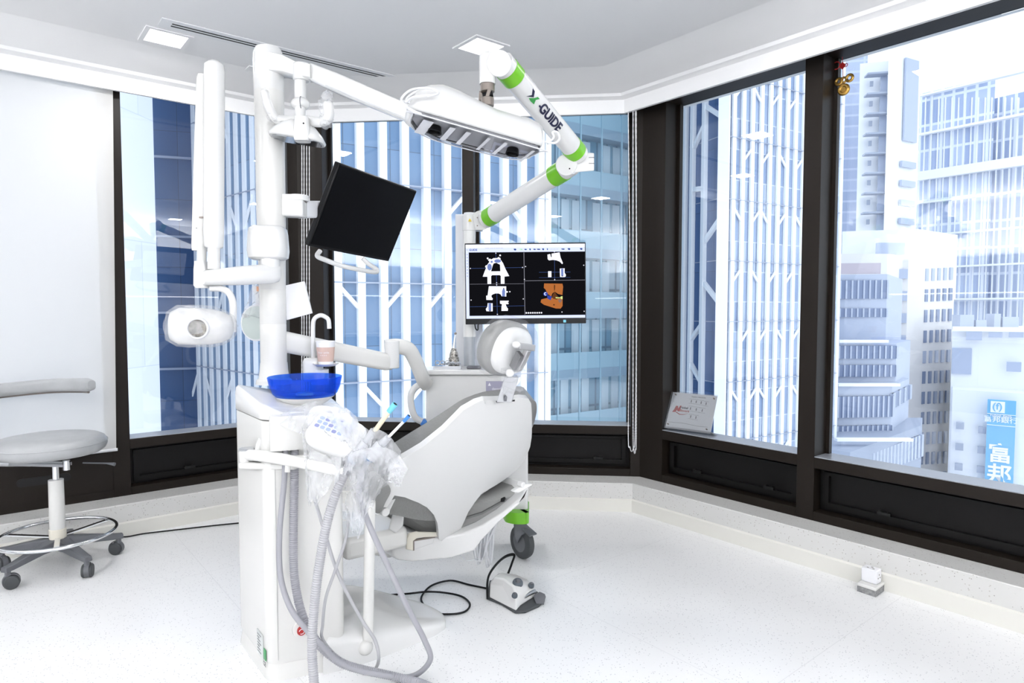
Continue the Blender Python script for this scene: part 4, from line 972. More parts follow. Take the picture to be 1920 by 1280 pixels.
# paper cup
cp = thing('paper_cup', 'pink and white paper cup on the small tray under the curved spout', 'cup', cu)
mk('cup_body', MB().lathe([(.0, 0), (.027, 0), (.0345, .085), (.0362, .086), (.0362, .0885), (.034, .088), (.0265, .003), (0, .003)], cu, 36), M['paper'], cp)
mk('cup_sleeve', MB().lathe([(.0283, .012), (.0286, .012), (.0337, .066), (.0333, .066)], cu, 36), mat('dusty pink print', (.66, .47, .40), .6), cp, label='dusty pink printed band')
for tx, z_, sz in (('Your smile', .046, .0095), ('* * * *', .034, .010)):
    tmb = text_mb(tx, sz, Matrix.Identity(4), .0002)
    for i, v_ in enumerate(tmb.v):
        th = v_.x / .032; r_ = .0322 + (z_ - .04) * .094 + .0006 + v_.z
        tmb.v[i] = Vector((cu.x + math.sin(th + .0) * r_, cu.y - math.cos(th) * r_, cu.z + z_ + v_.y))
    mk('cup_print', tmb, M['paper'], cp, smooth=0)

# ------------------------------------------------------------------ dental chair
fw = -Ru                                   # the way the patient faces
side = Lu.copy(); rec = math.radians(35)
tv = (-fw * math.sin(rec) + Vector((0, 0, 1)) * math.cos(rec)).normalized()      # up along the backrest
nv = side.cross(tv).normalized()                                                   # normal of the backrest
if nv.y > 0: nv = -nv                                                              # rear side, toward the viewer
AN = at(880, 880, 2.50)
def onsh(px, py, off=0):
    """pixel to backrest plane coordinates (side, up)"""
    r = ray(px, py); o = AN + nv * off; t = (o - CAM).dot(nv) / r.dot(nv); p = CAM + r * t - o
    return p.dot(side), p.dot(tv)
ch = thing('dental_chair', 'white and grey dental chair seen from behind, with wrapped headrest, centre of the room', 'dental chair', (-.42, 2.75, 0))
def bend(x, y, off, k=.55, c=0):
    return AN + side * x + tv * y + nv * (off - k * (x - c) ** 2)
def sheet(name, outline_px, off, thick, m, k=.55, c=0, sub=0, bevel=.008, nx=26, poff=None, rnd=None, parent=None, smooth=50, label=None):
    """curved plate filling an outline given on the backrest plane"""
    P = [Vector(onsh(px, py, off if poff is None else poff)) for px, py in outline_px]
    P = [Vector((p.x, p.y, 0)) for p in P]
    P = spline(P + [P[0]], 4)[:-1] if rnd else P
    bm = bmesh.new(); vs = [bm.verts.new((p.x, p.y, 0)) for p in P]; f = bm.faces.new(vs)
    bmesh.ops.triangulate(bm, faces=[f])
    x0 = min(p.x for p in P); x1 = max(p.x for p in P)
    for i in range(1, nx):
        g = bm.verts[:] + bm.edges[:] + bm.faces[:]
        bmesh.ops.bisect_plane(bm, geom=g, plane_co=(x0 + (x1 - x0) * i / nx, 0, 0), plane_no=(1, 0, 0))
    bmesh.ops.dissolve_limit(bm, angle_limit=.001, verts=bm.verts, edges=[])
    fa = [[v.index for v in f.verts] for f in bm.faces]
    bm.verts.index_update()
    V = [(v.co.x, v.co.y) for v in bm.verts]; fa = [[v.index for v in f.verts] for f in bm.faces]
    bnd = [e for e in bm.edges if len(e.link_faces) == 1]
    n = len(V); vs3 = [bend(x, y, off, k, c) for x, y in V] + [bend(x, y, off - thick, k, c) for x, y in V]
    fs = [tuple(f) for f in fa] + [tuple(reversed([i + n for i in f])) for f in fa]
    for e in bnd:
        a, b = e.verts[0].index, e.verts[1].index; fs.append((a, b, b + n, a + n))
    bm.free()
    return mk(name, MB().add(vs3, fs), m, parent or ch, smooth=smooth, bevel=bevel, seg=3, label=label)
shell_px = [(895, 757), (910, 751), (940, 749), (980, 748), (994, 751), (1001, 762), (1004, 780), (1008, 810), (1012, 838), (1013, 862), (1009, 878), (998, 894), (985, 904), (955, 913), (925, 922), (905, 930), (893, 944), (880, 962), (870, 985), (862, 1004), (850, 1016), (836, 1018), (823, 1012), (822, 995), (820, 980), (814, 966), (802, 954), (788, 948), (765, 943), (748, 944), (742, 955), (734, 968), (725, 970), (718, 962), (724, 945), (735, 925), (748, 900), (766, 877), (800, 849), (838, 812), (872, 773)]
sheet('back_shell', shell_px, 0, .022, M['white'], bevel=.006)
cush_px = [(893, 742), (915, 736), (945, 735), (980, 736), (1000, 748), (1011, 775), (1017, 805), (1027, 838), (1031, 853), (1024, 872), (1008, 890), (990, 905), (950, 915), (880, 940), (800, 950), (740, 950), (712, 950), (703, 920), (712, 895), (735, 868), (770, 835), (805, 805), (845, 772), (870, 753)]
sheet('back_cushion', cush_px, -.024, .085, M['leather'], k=.75, bevel=.030, poff=-.10, rnd=True, smooth=80)
# inner reinforcement visible as grey edge at the left of the shell
sheet('cushion_side', [(700, 905), (712, 900), (730, 915), (738, 930), (728, 952), (718, 972), (706, 970), (698, 950)], -.015, .12, M['leather'], k=.3, bevel=.02, rnd=True, smooth=80)
# seat cushion and pan
sc0 = AN + tv * onsh(830, 985)[1]; 
def pan(name, px, d0, depth, m, bevel=.012, vec=None, parent=ch, label=None):
    P = [at(x, y, d0) for x, y in px]
    return mk(name, MB().prism(P, (vec or fw) * depth), m, parent, bevel=bevel, smooth=40, label=label, seg=3)
seat = pan('seat_cushion', [(752, 948), (800, 946), (930, 925), (985, 908), (976, 935), (940, 965), (905, 985), (868, 1000), (830, 1006), (790, 1000), (765, 985), (752, 968)], 2.76, .38, M['leather'], .03)
pan('seat_seam', [(866, 972), (905, 960), (950, 935), (950, 938), (905, 964), (866, 976)], 2.752, .01, mat('seam dark', (.16, .16, .16), .6), 0, parent=seat)
pn = pan('seat_pan', [(736, 990), (790, 1004), (830, 1008), (868, 1000), (905, 985), (945, 960), (980, 930), (990, 905), (992, 918), (975, 945), (935, 980), (905, 1012), (890, 1032), (845, 1046), (775, 1053), (745, 1050), (737, 1042)], 2.72, .34, M['white'], .015)
pan('pan_cover', [(640, 975), (700, 980), (738, 988), (740, 1050), (700, 1042), (640, 1028)], 2.82, .22, M['warm'], .02)
pan('pan_bracket', [(763, 1010), (768, 1000), (780, 997), (822, 998), (822, 1006), (784, 1008), (775, 1014), (775, 1032), (763, 1030)], 2.706, .012, M['yellowed'], .003, label='yellowed edge bracket')
pan('pan_hatch', [(776, 1012), (815, 1006), (812, 1018), (776, 1030)], 2.712, .008, M['white'], .001)
pan('pan_slot', [(775, 1012), (816, 1005), (816, 1008), (777, 1014.5), (777, 1032), (775, 1032)], 2.708, .010, M['gunmetal'], 0)
# pivots
for (a_, b_), nm in ((((716, 963), (742, 925)), 'pivot_arm'), (((990, 905), (968, 925)), 'pivot_arm')):
    pan(nm, [(a_[0] - 2, a_[1] + 2), (a_[0] + 12, a_[1] + 3), (b_[0] + 6, b_[1]), (b_[0] - 6, b_[1] - 3)], 2.47 if a_[0] < 800 else 2.60, .03, M['white'], .006)
mk('pivot_disc', MB().cyl(at(724, 960, 2.46), at(724, 960, 2.46) + fw * .03, .017, 28), M['white'], ch, bevel=.003)
mk('pivot_disc', MB().cyl(at(982, 909, 2.60), at(982, 909, 2.60) + fw * .03, .012, 24), M['white'], ch, bevel=.003)
mk('hinge_bracket', MB().loft([[at(x, y, dd) for x, y in ((740, 950), (752, 945), (758, 958), (756, 985), (742, 1000), (728, 992))] for dd in (2.62, 2.68)]), M['white'], ch, bevel=.006)
pan('hinge_gap', [(738, 948), (750, 946), (749, 954), (740, 957)], 2.60, .01, M['black'], 0)
pan('hinge_gap', [(942, 935), (948, 932), (946, 940), (941, 941)], 2.70, .01, M['black'], 0)
# slot for the headrest post on the shell top edge
sx0 = sheet('post_slot', [(908, 751), (966, 748), (966, 756), (910, 758)], .002, .004, M['white'], bevel=.001, nx=4)
sheet('slot_gap', [(930, 752), (966, 750), (966, 753), (931, 755)], .003, .003, M['black'], bevel=0, nx=3)
# headrest: post, hinge, shell, cushion
post = mk('headrest_post', MB().loft([[at(x, y, dd) for x, y, dd in q] for q in ([(931, 754, 2.265), (959, 754, 2.28), (960, 754, 2.295), (932, 754, 2.28)], [(946, 707, 2.235), (972, 708, 2.25), (973, 706, 2.265), (947, 705, 2.25)])]), mat('satin steel', (.55, .56, .58), .35, .6), ch, bevel=.002)
mk('post_notch', MB().prism([at(945, 752, 2.262), at(950, 752, 2.262), at(951, 744, 2.257), at(948, 741, 2.257), at(945, 744, 2.257)], (0, .004, 0)), M['grey'], post)
hn = Vector((.72, -.62, -.28)).normalized()                     # rear normal of headrest
hup = Vector((.30, -.05, .95)); hup = (hup - hn * hup.dot(hn)).normalized(); hs = hup.cross(hn).normalized(); hs = hs if hs.x > 0 else -hs
HCn = at(966, 660, 2.26)
def hrest(name, w, h, off, layers, m, sh=(0, 0), p_=2.4, smooth=60, label=None):
    rings = []
    for dz, s in layers:
        R = []
        for k_ in range(40):
            a = 2 * math.pi * k_ / 40; c_, s_ = math.cos(a), math.sin(a)
            x = w * math.copysign(abs(c_) ** (2 / p_), c_) * s; y = h * math.copysign(abs(s_) ** (2 / p_), s_) * s
            R.append(HCn + hs * (x + sh[0]) + hup * (y + sh[1]) + hn * (off + dz - .6 * x * x))
        rings.append(R)
    return mk(name, MB().loft(rings), m, ch, smooth=smooth, label=label)
hrest('headrest_cushion', .114, .100, -.035, [(-.045, .75), (-.042, .85), (-.025, .97), (0, 1.0), (.015, .97), (.022, .9)], M['leather'], (-.01, 0))
hrest('headrest_shell', .098, .086, -.013, [(0, 1.0), (.010, .98), (.020, .90), (.028, .7), (.031, .4), (.032, .1)], M['white'], (-.004, .0))
kb = at(968, 646, 2.17); k2 = at(956, 699, 2.20); ms = mat('dull steel', (.42, .42, .43), .4, .5)
mk('headrest_bracket', MB().bar(at(970, 648, 2.175), at(999, 652, 2.22), .028, .022).bar(at(990, 655, 2.20), at(972, 694, 2.22), .026, .018), ms, ch, bevel=.003)
mk('bracket_plate', MB().bar(at(975, 662, 2.19), at(962, 690, 2.22), .016, .03), mat('dark bracket', (.16, .16, .17), .4, .5), ch, bevel=.002)
mk('headrest_knob', MB().ball(kb, .013, scale=(1.1, 1, .9)), M['cream'] if False else M['white'], ch); mk('headrest_knob', MB().ball(k2, .015, scale=(1, 1, .95)), M['white'], ch)
hw = thing('plastic_cover', 'crumpled clear plastic bag stretched over the headrest of the dental chair', 'plastic cover', HCn)
rings = []; rnd = random.Random(21)
for dz, s in ((-.10, .5), (-.092, .85), (-.07, 1.05), (-.035, 1.08), (.0, 1.02), (.025, .88), (.05, .62), (.075, .42), (.085, .2)):
    R = []
    for k_ in range(36):
        a = 2 * math.pi * k_ / 36; c_, s_ = math.cos(a), math.sin(a); q = s * rnd.uniform(.975, 1.03)
        x = .116 * math.copysign(abs(c_) ** .85, c_) * q; y = .106 * math.copysign(abs(s_) ** .85, s_) * q
        lo = max(0, dz) * -.5
        R.append(HCn + hs * (x + max(0, dz) * .25) + hup * (y + lo) + hn * (dz - .3 * x * x))
    rings.append(R)
mk('plastic_bag', MB().loft(rings), film('headrest film', .10), hw, smooth=18)
rings = []
for i in range(8):
    t_ = i / 7; c_ = at(968 - 12 * t_ + 8 * t_ * t_, 690 + 44 * t_, 2.22); r_ = .050 - .012 * t_
    rings.append([c_ + Vector((math.cos(a) * r_ * rnd.uniform(.8, 1.15), math.sin(a) * .03, .012 * rnd.uniform(-1, 1))) for a in [k * math.pi / 9 for k in range(18)]])
mk('bag_tail', MB().loft(rings), film('tail film', .12), hw, smooth=15)

# ------------------------------------------------------------------ navigation system: mobile stand with arm, camera head and monitor
ng = thing('navigation_cart', 'mobile navigation stand with slim mast, white jointed arm with green bands, and green bumper', 'medical cart', (.0, 3.22, 0))
# mast
mk('mast', MB().cyl(at(880, 628, 3.10), at(880, 432, 3.10), .030, 32), M['white'], ng)
mk('mast_profile', MB().box(tuple(at(855, 690, 3.17)), tuple(at(873, 403, 3.20))), M['cool'], ng, bevel=.002)
mk('mast_profile', MB().box(tuple(at(888, 690, 3.17)), tuple(at(905, 470, 3.20))), mat('pale profile', (.66, .69, .76), .35), ng, bevel=.002)
mk('lower_mast', MB().cyl(at(880, 780, 3.10), at(880, 628, 3.10), .0265, 32), mat('silver grey mast', (.42, .44, .47), .35, .3), ng)
mk('mast_collar', MB().cyl(at(880, 631, 3.10), at(880, 608, 3.10), .031, 32), M['white'], ng)
sh = mk('shoulder_joint', MB().cyl(at(880, 433, 3.10), at(880, 404, 3.10), .032, 32), M['white'], ng, bevel=.002)
mk('shoulder_cap', MB().cyl(at(880, 405, 3.10), at(880, 399, 3.10), .026, 32), M['cool'], ng, bevel=.002)
mk('shoulder_block', MB().cyl(at(902, 413, 3.08), at(902, 413, 3.16), .046, 36).box(tuple(at(884, 431, 3.085)), tuple(at(905, 402, 3.155))), M['white'], ng, bevel=.003)
for y in (408, 423): mk('screw', MB().cyl(at(895, y, 3.078), at(895, y, 3.074), .003, 10), M['gunmetal'], ng)
tr = [at(877.5, 415, 3.06), at(884.5, 415, 3.06), at(881, 409, 3.06)]
mk('warning_sticker', MB().prism(tr, (0, .003, 0)), mat('warning yellow', (.75, .55, .03), .5), ng, smooth=0)
# elbow / arms
E1 = at(1078, 306, 2.62); S1 = at(908, 413, 3.10); T1 = at(941, 118, 2.20); E2 = at(1086, 292, 2.60)
def arm(name, a, b, r0, r1, m=M['white'], n=32): return mk(name, MB().cyl(a, b, r0, n, r1), m, ng)
arm('lower_arm_tube', S1.lerp(E1, .02), S1.lerp(E1, .97), .0415, .0405)
arm('green_band', S1.lerp(E1, .055), S1.lerp(E1, .135), .0435, .0435, M['green'])
arm('green_band', S1.lerp(E1, .80), S1.lerp(E1, .90), .0435, .0435, M['green'])
arm('upper_arm_tube', T1, T1.lerp(E2, .99), .0405, .0405, n=72)
arm('green_band', T1.lerp(E2, .055), T1.lerp(E2, .14), .0425, .0425, M['green'])
arm('green_band', T1.lerp(E2, .875), T1.lerp(E2, .955), .0425, .0425, M['green'])
mk('elbow_disc', MB().cyl(at(1062, 309, 2.575), at(1062, 309, 2.67), .042, 36), M['white'], ng, bevel=.003)
mk('elbow_block', MB().loft([[at(x, y, dd) for x, y in ((1078, 286), (1092, 285), (1114, 287), (1114, 320), (1090, 322), (1066, 326), (1060, 320))] for dd in (2.585, 2.67)]), M['white'], ng, bevel=.004)
for y in (295, 306): mk('block_gap', MB().box(tuple(at(1104, y + .6, 2.584)), tuple(at(1114, y, 2.588))), M['grey'], ng, smooth=0)
mk('cable_clip', MB().ring(at(1075, 322, 2.58), .007, .002, (0, 1, 0), 20, 8), M['cool'], ng)
for x, y in ((1068, 316), ): mk('screw', MB().cyl(at(x, y, 2.574), at(x, y, 2.57), .003, 10), M['black'], ng)
# top joint
mk('wrist_disc', MB().cyl(at(936, 119, 2.155), at(936, 119, 2.245), .041, 36), M['white'], ng, bevel=.003)
mk('wrist_tube', MB().tube([at(914, 158, 2.19), at(914, 118, 2.19), at(914, 104, 2.19), at(914, 101, 2.19)], [.0265, .0275, .0265, .020], 32), M['white'], ng)
mk('wrist_bridge', MB().box(tuple(at(914, 133, 2.17)), tuple(at(936, 104, 2.22))), M['white'], ng, bevel=.004)
for y in (106, 126): mk('screw', MB().cyl(at(937, y, 2.154), at(937, y, 2.150), .003, 10), M['cool'], ng)
# lettering along the upper arm
uA_ = (E2 - T1).normalized(); cv = (T1 - CAM).normalized(); na = (-(cv - uA_ * cv.dot(uA_))).normalized(); va = na.cross(uA_)
nm = (na * 1.0 + va * .25).normalized(); vt = nm.cross(uA_)
def sliced(tb, step=.004, lo=-.03, hi=.03):
    bm = bmesh.new(); vs = [bm.verts.new(v) for v in tb.v]
    for f in tb.f:
        try: bm.faces.new([vs[i] for i in f])
        except ValueError: pass
    y = lo
    while y < hi:
        bmesh.ops.bisect_plane(bm, geom=bm.verts[:] + bm.edges[:] + bm.faces[:], plane_co=(0, y, 0), plane_no=(0, 1, 0)); y += step
    bm.verts.index_update(); out = MB(); out.v = [v.co.copy() for v in bm.verts]; out.f = [tuple(v.index for v in f.verts) for f in bm.faces]; bm.free(); return out
def armtext(s, px, py, size, m, bold=.02, shift=.0, italic=False):
    # wrap letters round the tube
    c_ = T1 + uA_ * ((at(px, py, 2.4) - T1).dot(uA_))
    # centre by matching the picture row along the arm
    t_ = None
    best = min((abs((lambda q: CX + F * q.x / q.y)(T1.lerp(E2, k / 400) - CAM * 0 - Vector((0, 0, 0))) - px), k) for k in range(401))[1] / 400
    c_ = T1.lerp(E2, best); tb = text_mb(s, size, Matrix.Identity(4), .0004, bold)
    tb = sliced(tb)
    for i, v_ in enumerate(tb.v):
        x = v_.x; y = v_.y + shift; R_ = .0407; th = y / R_
        d_ = nm * math.cos(th) + vt * math.sin(th); tb.v[i] = c_ + uA_ * x + d_ * (R_ + .0018 + v_.z)
    return mk('arm_lettering', tb, m, ng, smooth=0)
armtext('GUIDE', 1020, 222, .046, M['ink'], .035, -.002)
armtext('-', 1001, 195, .04, M['ink'], .03, -.002)
xg = [(-.022, .016), (-.006, .014), (.002, .004), (.012, .016), (.024, .017), (.008, 0), (.022, -.018), (.008, -.018), (0, -.006), (-.010, -.018), (-.022, -.017), (-.008, .0)]
def armshape(pts2, px, m):
    best = min((abs((lambda q: CX + F * q.x / q.y)(T1.lerp(E2, k / 400)) - px), k) for k in range(401))[1] / 400; c_ = T1.lerp(E2, best)
    def w(x, y, z): 
        th = (y - .002) / .0407; return c_ + uA_ * x + (nm * math.cos(th) + vt * math.sin(th)) * (.0424 + z)
    mk('arm_emblem', MB().loft([[w(x, y, 0) for x, y in pts2], [w(x, y, .0006) for x, y in pts2]]), m, ng, smooth=0)
armshape([(-.024, .018), (-.010, .016), (.0, .0), (-.024, -.016), (-.012, .0)], 988, M['ink'])
armshape([(.0, .0), (.010, .012), (.022, .012), (.010, 0), (.018, -.014), (-.002, -.016), (-.016, -.014)], 989, mat('dark emblem green', (.03, .30, .06), .4))
# universal joint down to the head
mk('joint_cup', MB().cyl(at(914, 173, 2.19), at(914, 157, 2.19), .0235, 28), M['gunmetal'], ng, bevel=.002)
mk('joint_fork', MB().bar(at(918, 170, 2.17), at(912, 190, 2.17), .034, .012).bar(at(907, 172, 2.20), at(906, 190, 2.20), .016, .03), M['gunmetal'], ng, bevel=.002)
mk('joint_pin', MB().cyl(at(905, 180, 2.165), at(924, 176, 2.165), .010, 20), M['black'], ng)
mk('joint_foot', MB().cyl(at(914, 200, 2.17), at(914, 183, 2.17), .021, 24), M['gunmetal'], ng, bevel=.003)
# camera head
A0, B0 = at(782, 203, 1.98), at(1022, 272, 2.10)
hx = (B0 - A0).normalized(); hy = Vector((0, math.cos(.175), -math.sin(.175))); hy = (hy - hx * hy.dot(hx)).normalized(); hz_ = hx.cross(hy)
LH = (B0 - A0).length; MXk = frame(A0, hx, hy, hz_)
head = mk('camera_head', MB(), M['white'], ng) if False else None
rings = []
def sect(x, h, dep, y0, lift, fl=.012):
    """one cross-section of the head: flat below, domed above"""
    pts = [(y0 + .004, 0), (y0 + dep - .004, 0), (y0 + dep, .008), (y0 + dep - .002, h * .45), (y0 + dep * .86, h * .80), (y0 + dep * .62, h * .98), (y0 + dep * .40, h), (y0 + dep * .20, h * .93), (y0 + .012, h * .62), (y0 - .002, h * .28), (y0 - .004, .012)]
    return [MXk @ Vector((x, y, z + lift)) for y, z in pts]
for x, h, dep, y0, lf in ((-.022, .020, .06, .05, .010), (-.018, .045, .10, .03, .003), (-.004, .078, .135, .010, 0), (.03, .108, .155, .001, 0), (.07, .122, .165, -.002, 0), (.12, .120, .175, 0, 0), (.18, .108, .18, .0, 0), (.25, .095, .18, .0, 0), (.33, .094, .175, .0, 0), (LH - .06, .098, .16, .002, 0), (LH - .018, .090, .14, .008, 0), (LH - .004, .080, .125, .016, .002), (LH, .05, .10, .03, .008)):
    rings.append(sect(x, h, dep, y0, lf))
mk('camera_head', MB().loft(rings), M['white'], ng, smooth=60)
plate = [(-.008, .02), (.0, .010), (LH - .012, .012), (LH - .004, .03), (LH - .03, .115), (LH - .09, .152), (.10, .165), (.02, .13), (-.006, .08)]
pl = mk('lens_plate', MB(MXk).loft([[Vector((x, y, -.001)) for x, y in plate], [Vector((x * 1.0, y, -.014)) for x, y in [(a_ * .985 + .003, b_ * .95 + .004) for a_, b_ in plate]]]), glassy('smoked lens cover', (.95, .95, .97), .05), ng, smooth=0)
mk('plate_back', MB(MXk).prism([(x * .97 + .006, y * .9 + .008, -.0014) for x, y in plate], (0, 0, .001)), mat('silver grey plate', (.74, .75, .78), .4), ng, smooth=0)
mk('plate_rim', MB().tube([MXk @ Vector((x, y, -.014)) for x, y in spline([Vector((a_, b_, 0)) for a_, b_ in plate + [plate[0]]], 4) for x, y in [(x, y)]] if False else [MXk @ Vector((p.x, p.y, -.012)) for p in spline([Vector((a_, b_, 0)) for a_, b_ in plate + [plate[0]]], 4)], .0022, 8), M['cool'], ng)
for x in (.075, .335):
    mk('camera_lens', MB().lathe([(0, -.006), (.016, -.006), (.0185, -.003), (.0225, -.022), (.0205, -.022), (.017, -.010), (0, -.010)], MXk @ Vector((x, .085, .0)), 32, hz_), M['black'], ng)
for x0, x1 in ((.028, .060), (.112, .130), (.165, .180), (.235, .245), (.290, .302), (.385, .395)):
    mk('plate_stripe', MB(MXk).prism([(x0, .03, -.0152), (x1, .03, -.0152), (x1 - .01, .14, -.0152), (x0 - .01, .14, -.0152)], (0, 0, .0006)), mat('pale stripe', (.75, .76, .80), .5), ng, smooth=0)  # pale slanted stripes laid across the lens plate
# wire handles
def wire(pts, r=.0036): return mk('wire_handle', MB().tube(spline(pts, 6), r, 10), M['chrome'] if False else M['cool'], ng)
wire([at(790, 214, 1.97), at(768, 204, 1.97), at(753, 190, 1.975), at(756, 180, 1.98), at(772, 168, 1.98), at(800, 165, 1.98), at(818, 170, 1.985), at(820, 176, 1.985), at(800, 180, 1.98)])
wire([at(795, 205, 2.03), at(775, 196, 2.03), at(762, 186, 2.03), at(780, 172, 2.03), at(800, 170, 2.03)])
wire([at(760, 192, 1.975), at(775, 182, 1.98), at(806, 178, 1.98)]); wire([at(757, 198, 1.975), at(780, 212, 1.97)])
wire([at(1022, 266, 2.1), at(1040, 268, 2.1), at(1049, 260, 2.1), at(1045, 248, 2.11), at(1036, 248, 2.11), at(1038, 258, 2.11), at(1026, 270, 2.11)])
# monitor of the stand
MXn = frame((.062, 2.988, 1.369), (.9999, .0082, .0096), (-.008, 1, -.014), (-.0097, .0143, .9999))
nmon = thing('monitor', 'lit flat monitor on the mast showing white implant scans on black', 'monitor', (.062, 2.988, 1.369))
mk('bezel', MB(MXn).box((-.2765, 0, -.185), (.2765, .022, .185)), M['black'], nmon, bevel=.002)
mk('monitor_back', MB(MXn).box((-.20, .022, -.12), (.20, .045, .12)), M['black'], nmon, bevel=.01)
mk('monitor_bracket', MB(MXn).box((-.19, .045, -.05), (-.11, .085, .05)), M['cool'], nmon, bevel=.003)
Wm, Hm = .5450, .3380; zc = .0100
def scr(nm_, polys, col_, s=1.0, z=-.0012, lab=None):
    """flat lit shapes on the screen; coordinates in picture fraction (0..1, y down)"""
    e_ = emit('screen ' + nm_, col_, s)
    for p in polys:
        q = [((x - .5) * Wm, z, zc + (.5 - y) * Hm) for x, y in p]; mk(nm_, MB(MXn).prism(q, (0, .0003, 0)), e_, nmon, smooth=0)
def R_(x0, y0, x1, y1): return [(x0, y0), (x1, y0), (x1, y1), (x0, y1)]
def zx(x, y): return ((x - 22) / 1788, (y - 48) / 1160)          # photo-crop pixels to screen fraction
def Z(*p): return [zx(x, y) for x, y in p]
scr('screen_bars', [R_(0, 0, 1, .105), R_(0, .105, .026, 1), R_(0, .962, 1, 1)], (.62, .68, .95), .95, -.0006)
scr('screen_top_strip', [R_(0, 0, 1, .045)], (.80, .82, .97), 1, -.0009)
scr('screen_field', [R_(.027, .107, 1, .960)], (.0045, .0045, .006), 1, -.0006)
scr('screen_gridline', [Z((890, 180), (900, 180), (908, 1150), (898, 1150)), Z((80, 664), (895, 664), (895, 669), (80, 669)), Z((905, 618), (1810, 612), (1810, 620), (905, 626))], (.16, .16, .19), 1, -.0009)
scr('crosshair', [Z((472, 185), (477, 185), (490, 1145), (485, 1145)), Z((80, 418), (890, 410), (890, 414), (80, 422)), Z((80, 1018), (895, 1010), (895, 1014), (80, 1022)), Z((1350, 175), (1354, 175), (1357, 615), (1353, 615)), Z((1120, 488), (1590, 488), (1590, 492), (1120, 492)), Z((1120, 572), (1590, 572), (1590, 575), (1120, 575))], (.05, .09, .26), 1, -.00095)
wh = (.86, .87, .98)
def arc(cx_, cy_, rx, ry, a0, a1, n=12): return [(cx_ + rx * math.cos(math.radians(a0 + (a1 - a0) * k / n)), cy_ - ry * math.sin(math.radians(a0 + (a1 - a0) * k / n))) for k in range(n + 1)]
scr('scan_arch', [Z((275, 550), (300, 480), (345, 365), (400, 285), (440, 262), (490, 262), (545, 285), (580, 340), (620, 440), (672, 545), (600, 552), (600, 665), (545, 665), (545, 540), (530, 528), (415, 528), (400, 545), (400, 665), (345, 665), (345, 552)),
                  Z((355, 290), (385, 268), (410, 290), (380, 320)), Z((495, 262), (510, 245), (545, 262), (540, 290)), Z((312, 395), (320, 375), (345, 372), (345, 405), (320, 410)), Z(*arc(352, 265, 14, 14, 0, 360)), Z(*arc(538, 220, 14, 14, 0, 360)),
                  Z((365, 700), (625, 705), (625, 865), (555, 860), (540, 830), (510, 815), (460, 815), (420, 830), (400, 850), (405, 872), (422, 895), (415, 918), (325, 915), (322, 850), (345, 845)), Z(*arc(636, 792, 14, 14, 0, 360)), Z(*arc(678, 790, 10, 10, 0, 360)),
                  Z((345, 965), (418, 968), (418, 1095), (325, 1092), (315, 1060), (340, 1020)), Z((530, 930), (660, 930), (660, 945), (640, 960), (660, 965), (655, 985), (615, 985), (625, 1020), (650, 1060), (645, 1090), (550, 1090), (552, 1020), (560, 985), (530, 975)),
                  Z((1248, 215), (1290, 205), (1300, 255), (1312, 255), (1310, 200), (1430, 182), (1445, 260), (1480, 350), (1468, 366), (1430, 325), (1380, 305), (1330, 298), (1270, 305), (1252, 285)),
                  Z((1256, 475), (1305, 475), (1305, 568), (1256, 568)), Z((1432, 435), (1505, 432), (1503, 500), (1522, 530), (1520, 560), (1500, 568), (1435, 566))], wh, 1, -.0011)
scr('scan_void', [Z((400, 468), (425, 380), (440, 345), (480, 335), (535, 365), (540, 468))], (.0045, .0045, .006), 1, -.0013)
scr('implant_marks', [Z(*arc(500, 308, 52, 28, 0, 360)), Z(*arc(378, 402, 34, 54, 0, 360)), Z(*arc(411, 320, 18, 18, 0, 360)), Z((562, 862), (562, 780), (575, 745), (600, 745), (608, 780), (606, 862)), Z((355, 968), (398, 968), (396, 1082), (357, 1082)), Z((1450, 438), (1486, 436), (1486, 548), (1452, 548))], (.14, .19, .42), 1, -.0014)
scr('implant_tip', [Z((575, 748), (588, 722), (600, 748)), Z((362, 1082), (394, 1082), (388, 1092), (368, 1092)), Z((1456, 546), (1482, 546), (1480, 558), (1458, 558))], (.004, .004, .006), 1, -.0014)
scr('scan_jaw', [Z((1195, 665), (1470, 672), (1480, 720), (1468, 850), (1400, 830), (1355, 795), (1320, 820), (1300, 870), (1245, 830), (1215, 760), (1190, 735)), Z((1150, 915), (1190, 905), (1260, 890), (1320, 890), (1400, 900), (1470, 905), (1470, 1020), (1440, 1062), (1370, 1060), (1280, 1030), (1190, 1000), (1140, 960))], (.36, .115, .03), 1, -.0011)
scr('jaw_shade', [Z((1330, 830), (1352, 790), (1385, 850), (1420, 890), (1380, 920), (1330, 905), (1310, 880)), Z(*arc(1340, 1002, 14, 12, 0, 360)), Z((1345, 680), (1362, 700), (1358, 760), (1345, 790), (1340, 720))], (.10, .035, .012), 1, -.0013)
scr('implant_blue', [Z(*arc(1215, 830, 34, 34, 0, 360)), Z((1240, 850), (1310, 870), (1290, 930), (1240, 900))], (.03, .05, .30), 1, -.0014)
scr('implant_ring', [Z(*(arc(1215, 828, 22, 24, 60, 300) + arc(1215, 828, 12, 14, 300, 60)))], (.7, .78, 1), 1, -.0016)
scr('implant_yellow', [Z((1365, 880), (1400, 885), (1440, 885), (1445, 870), (1470, 868), (1470, 915), (1445, 912), (1440, 897), (1395, 900), (1368, 900))], (.55, .62, .22), 1, -.0014)
scr('implant_bronze', [Z((1405, 915), (1460, 915), (1455, 950), (1430, 975), (1408, 950))], (.20, .12, .10), 1, -.0014)
for k_ in range(8): scr('playback_button', [Z(*arc(924 + k_ * 32.5, 1125, 12, 13, 0, 360, 10))], wh, 1, -.0012)
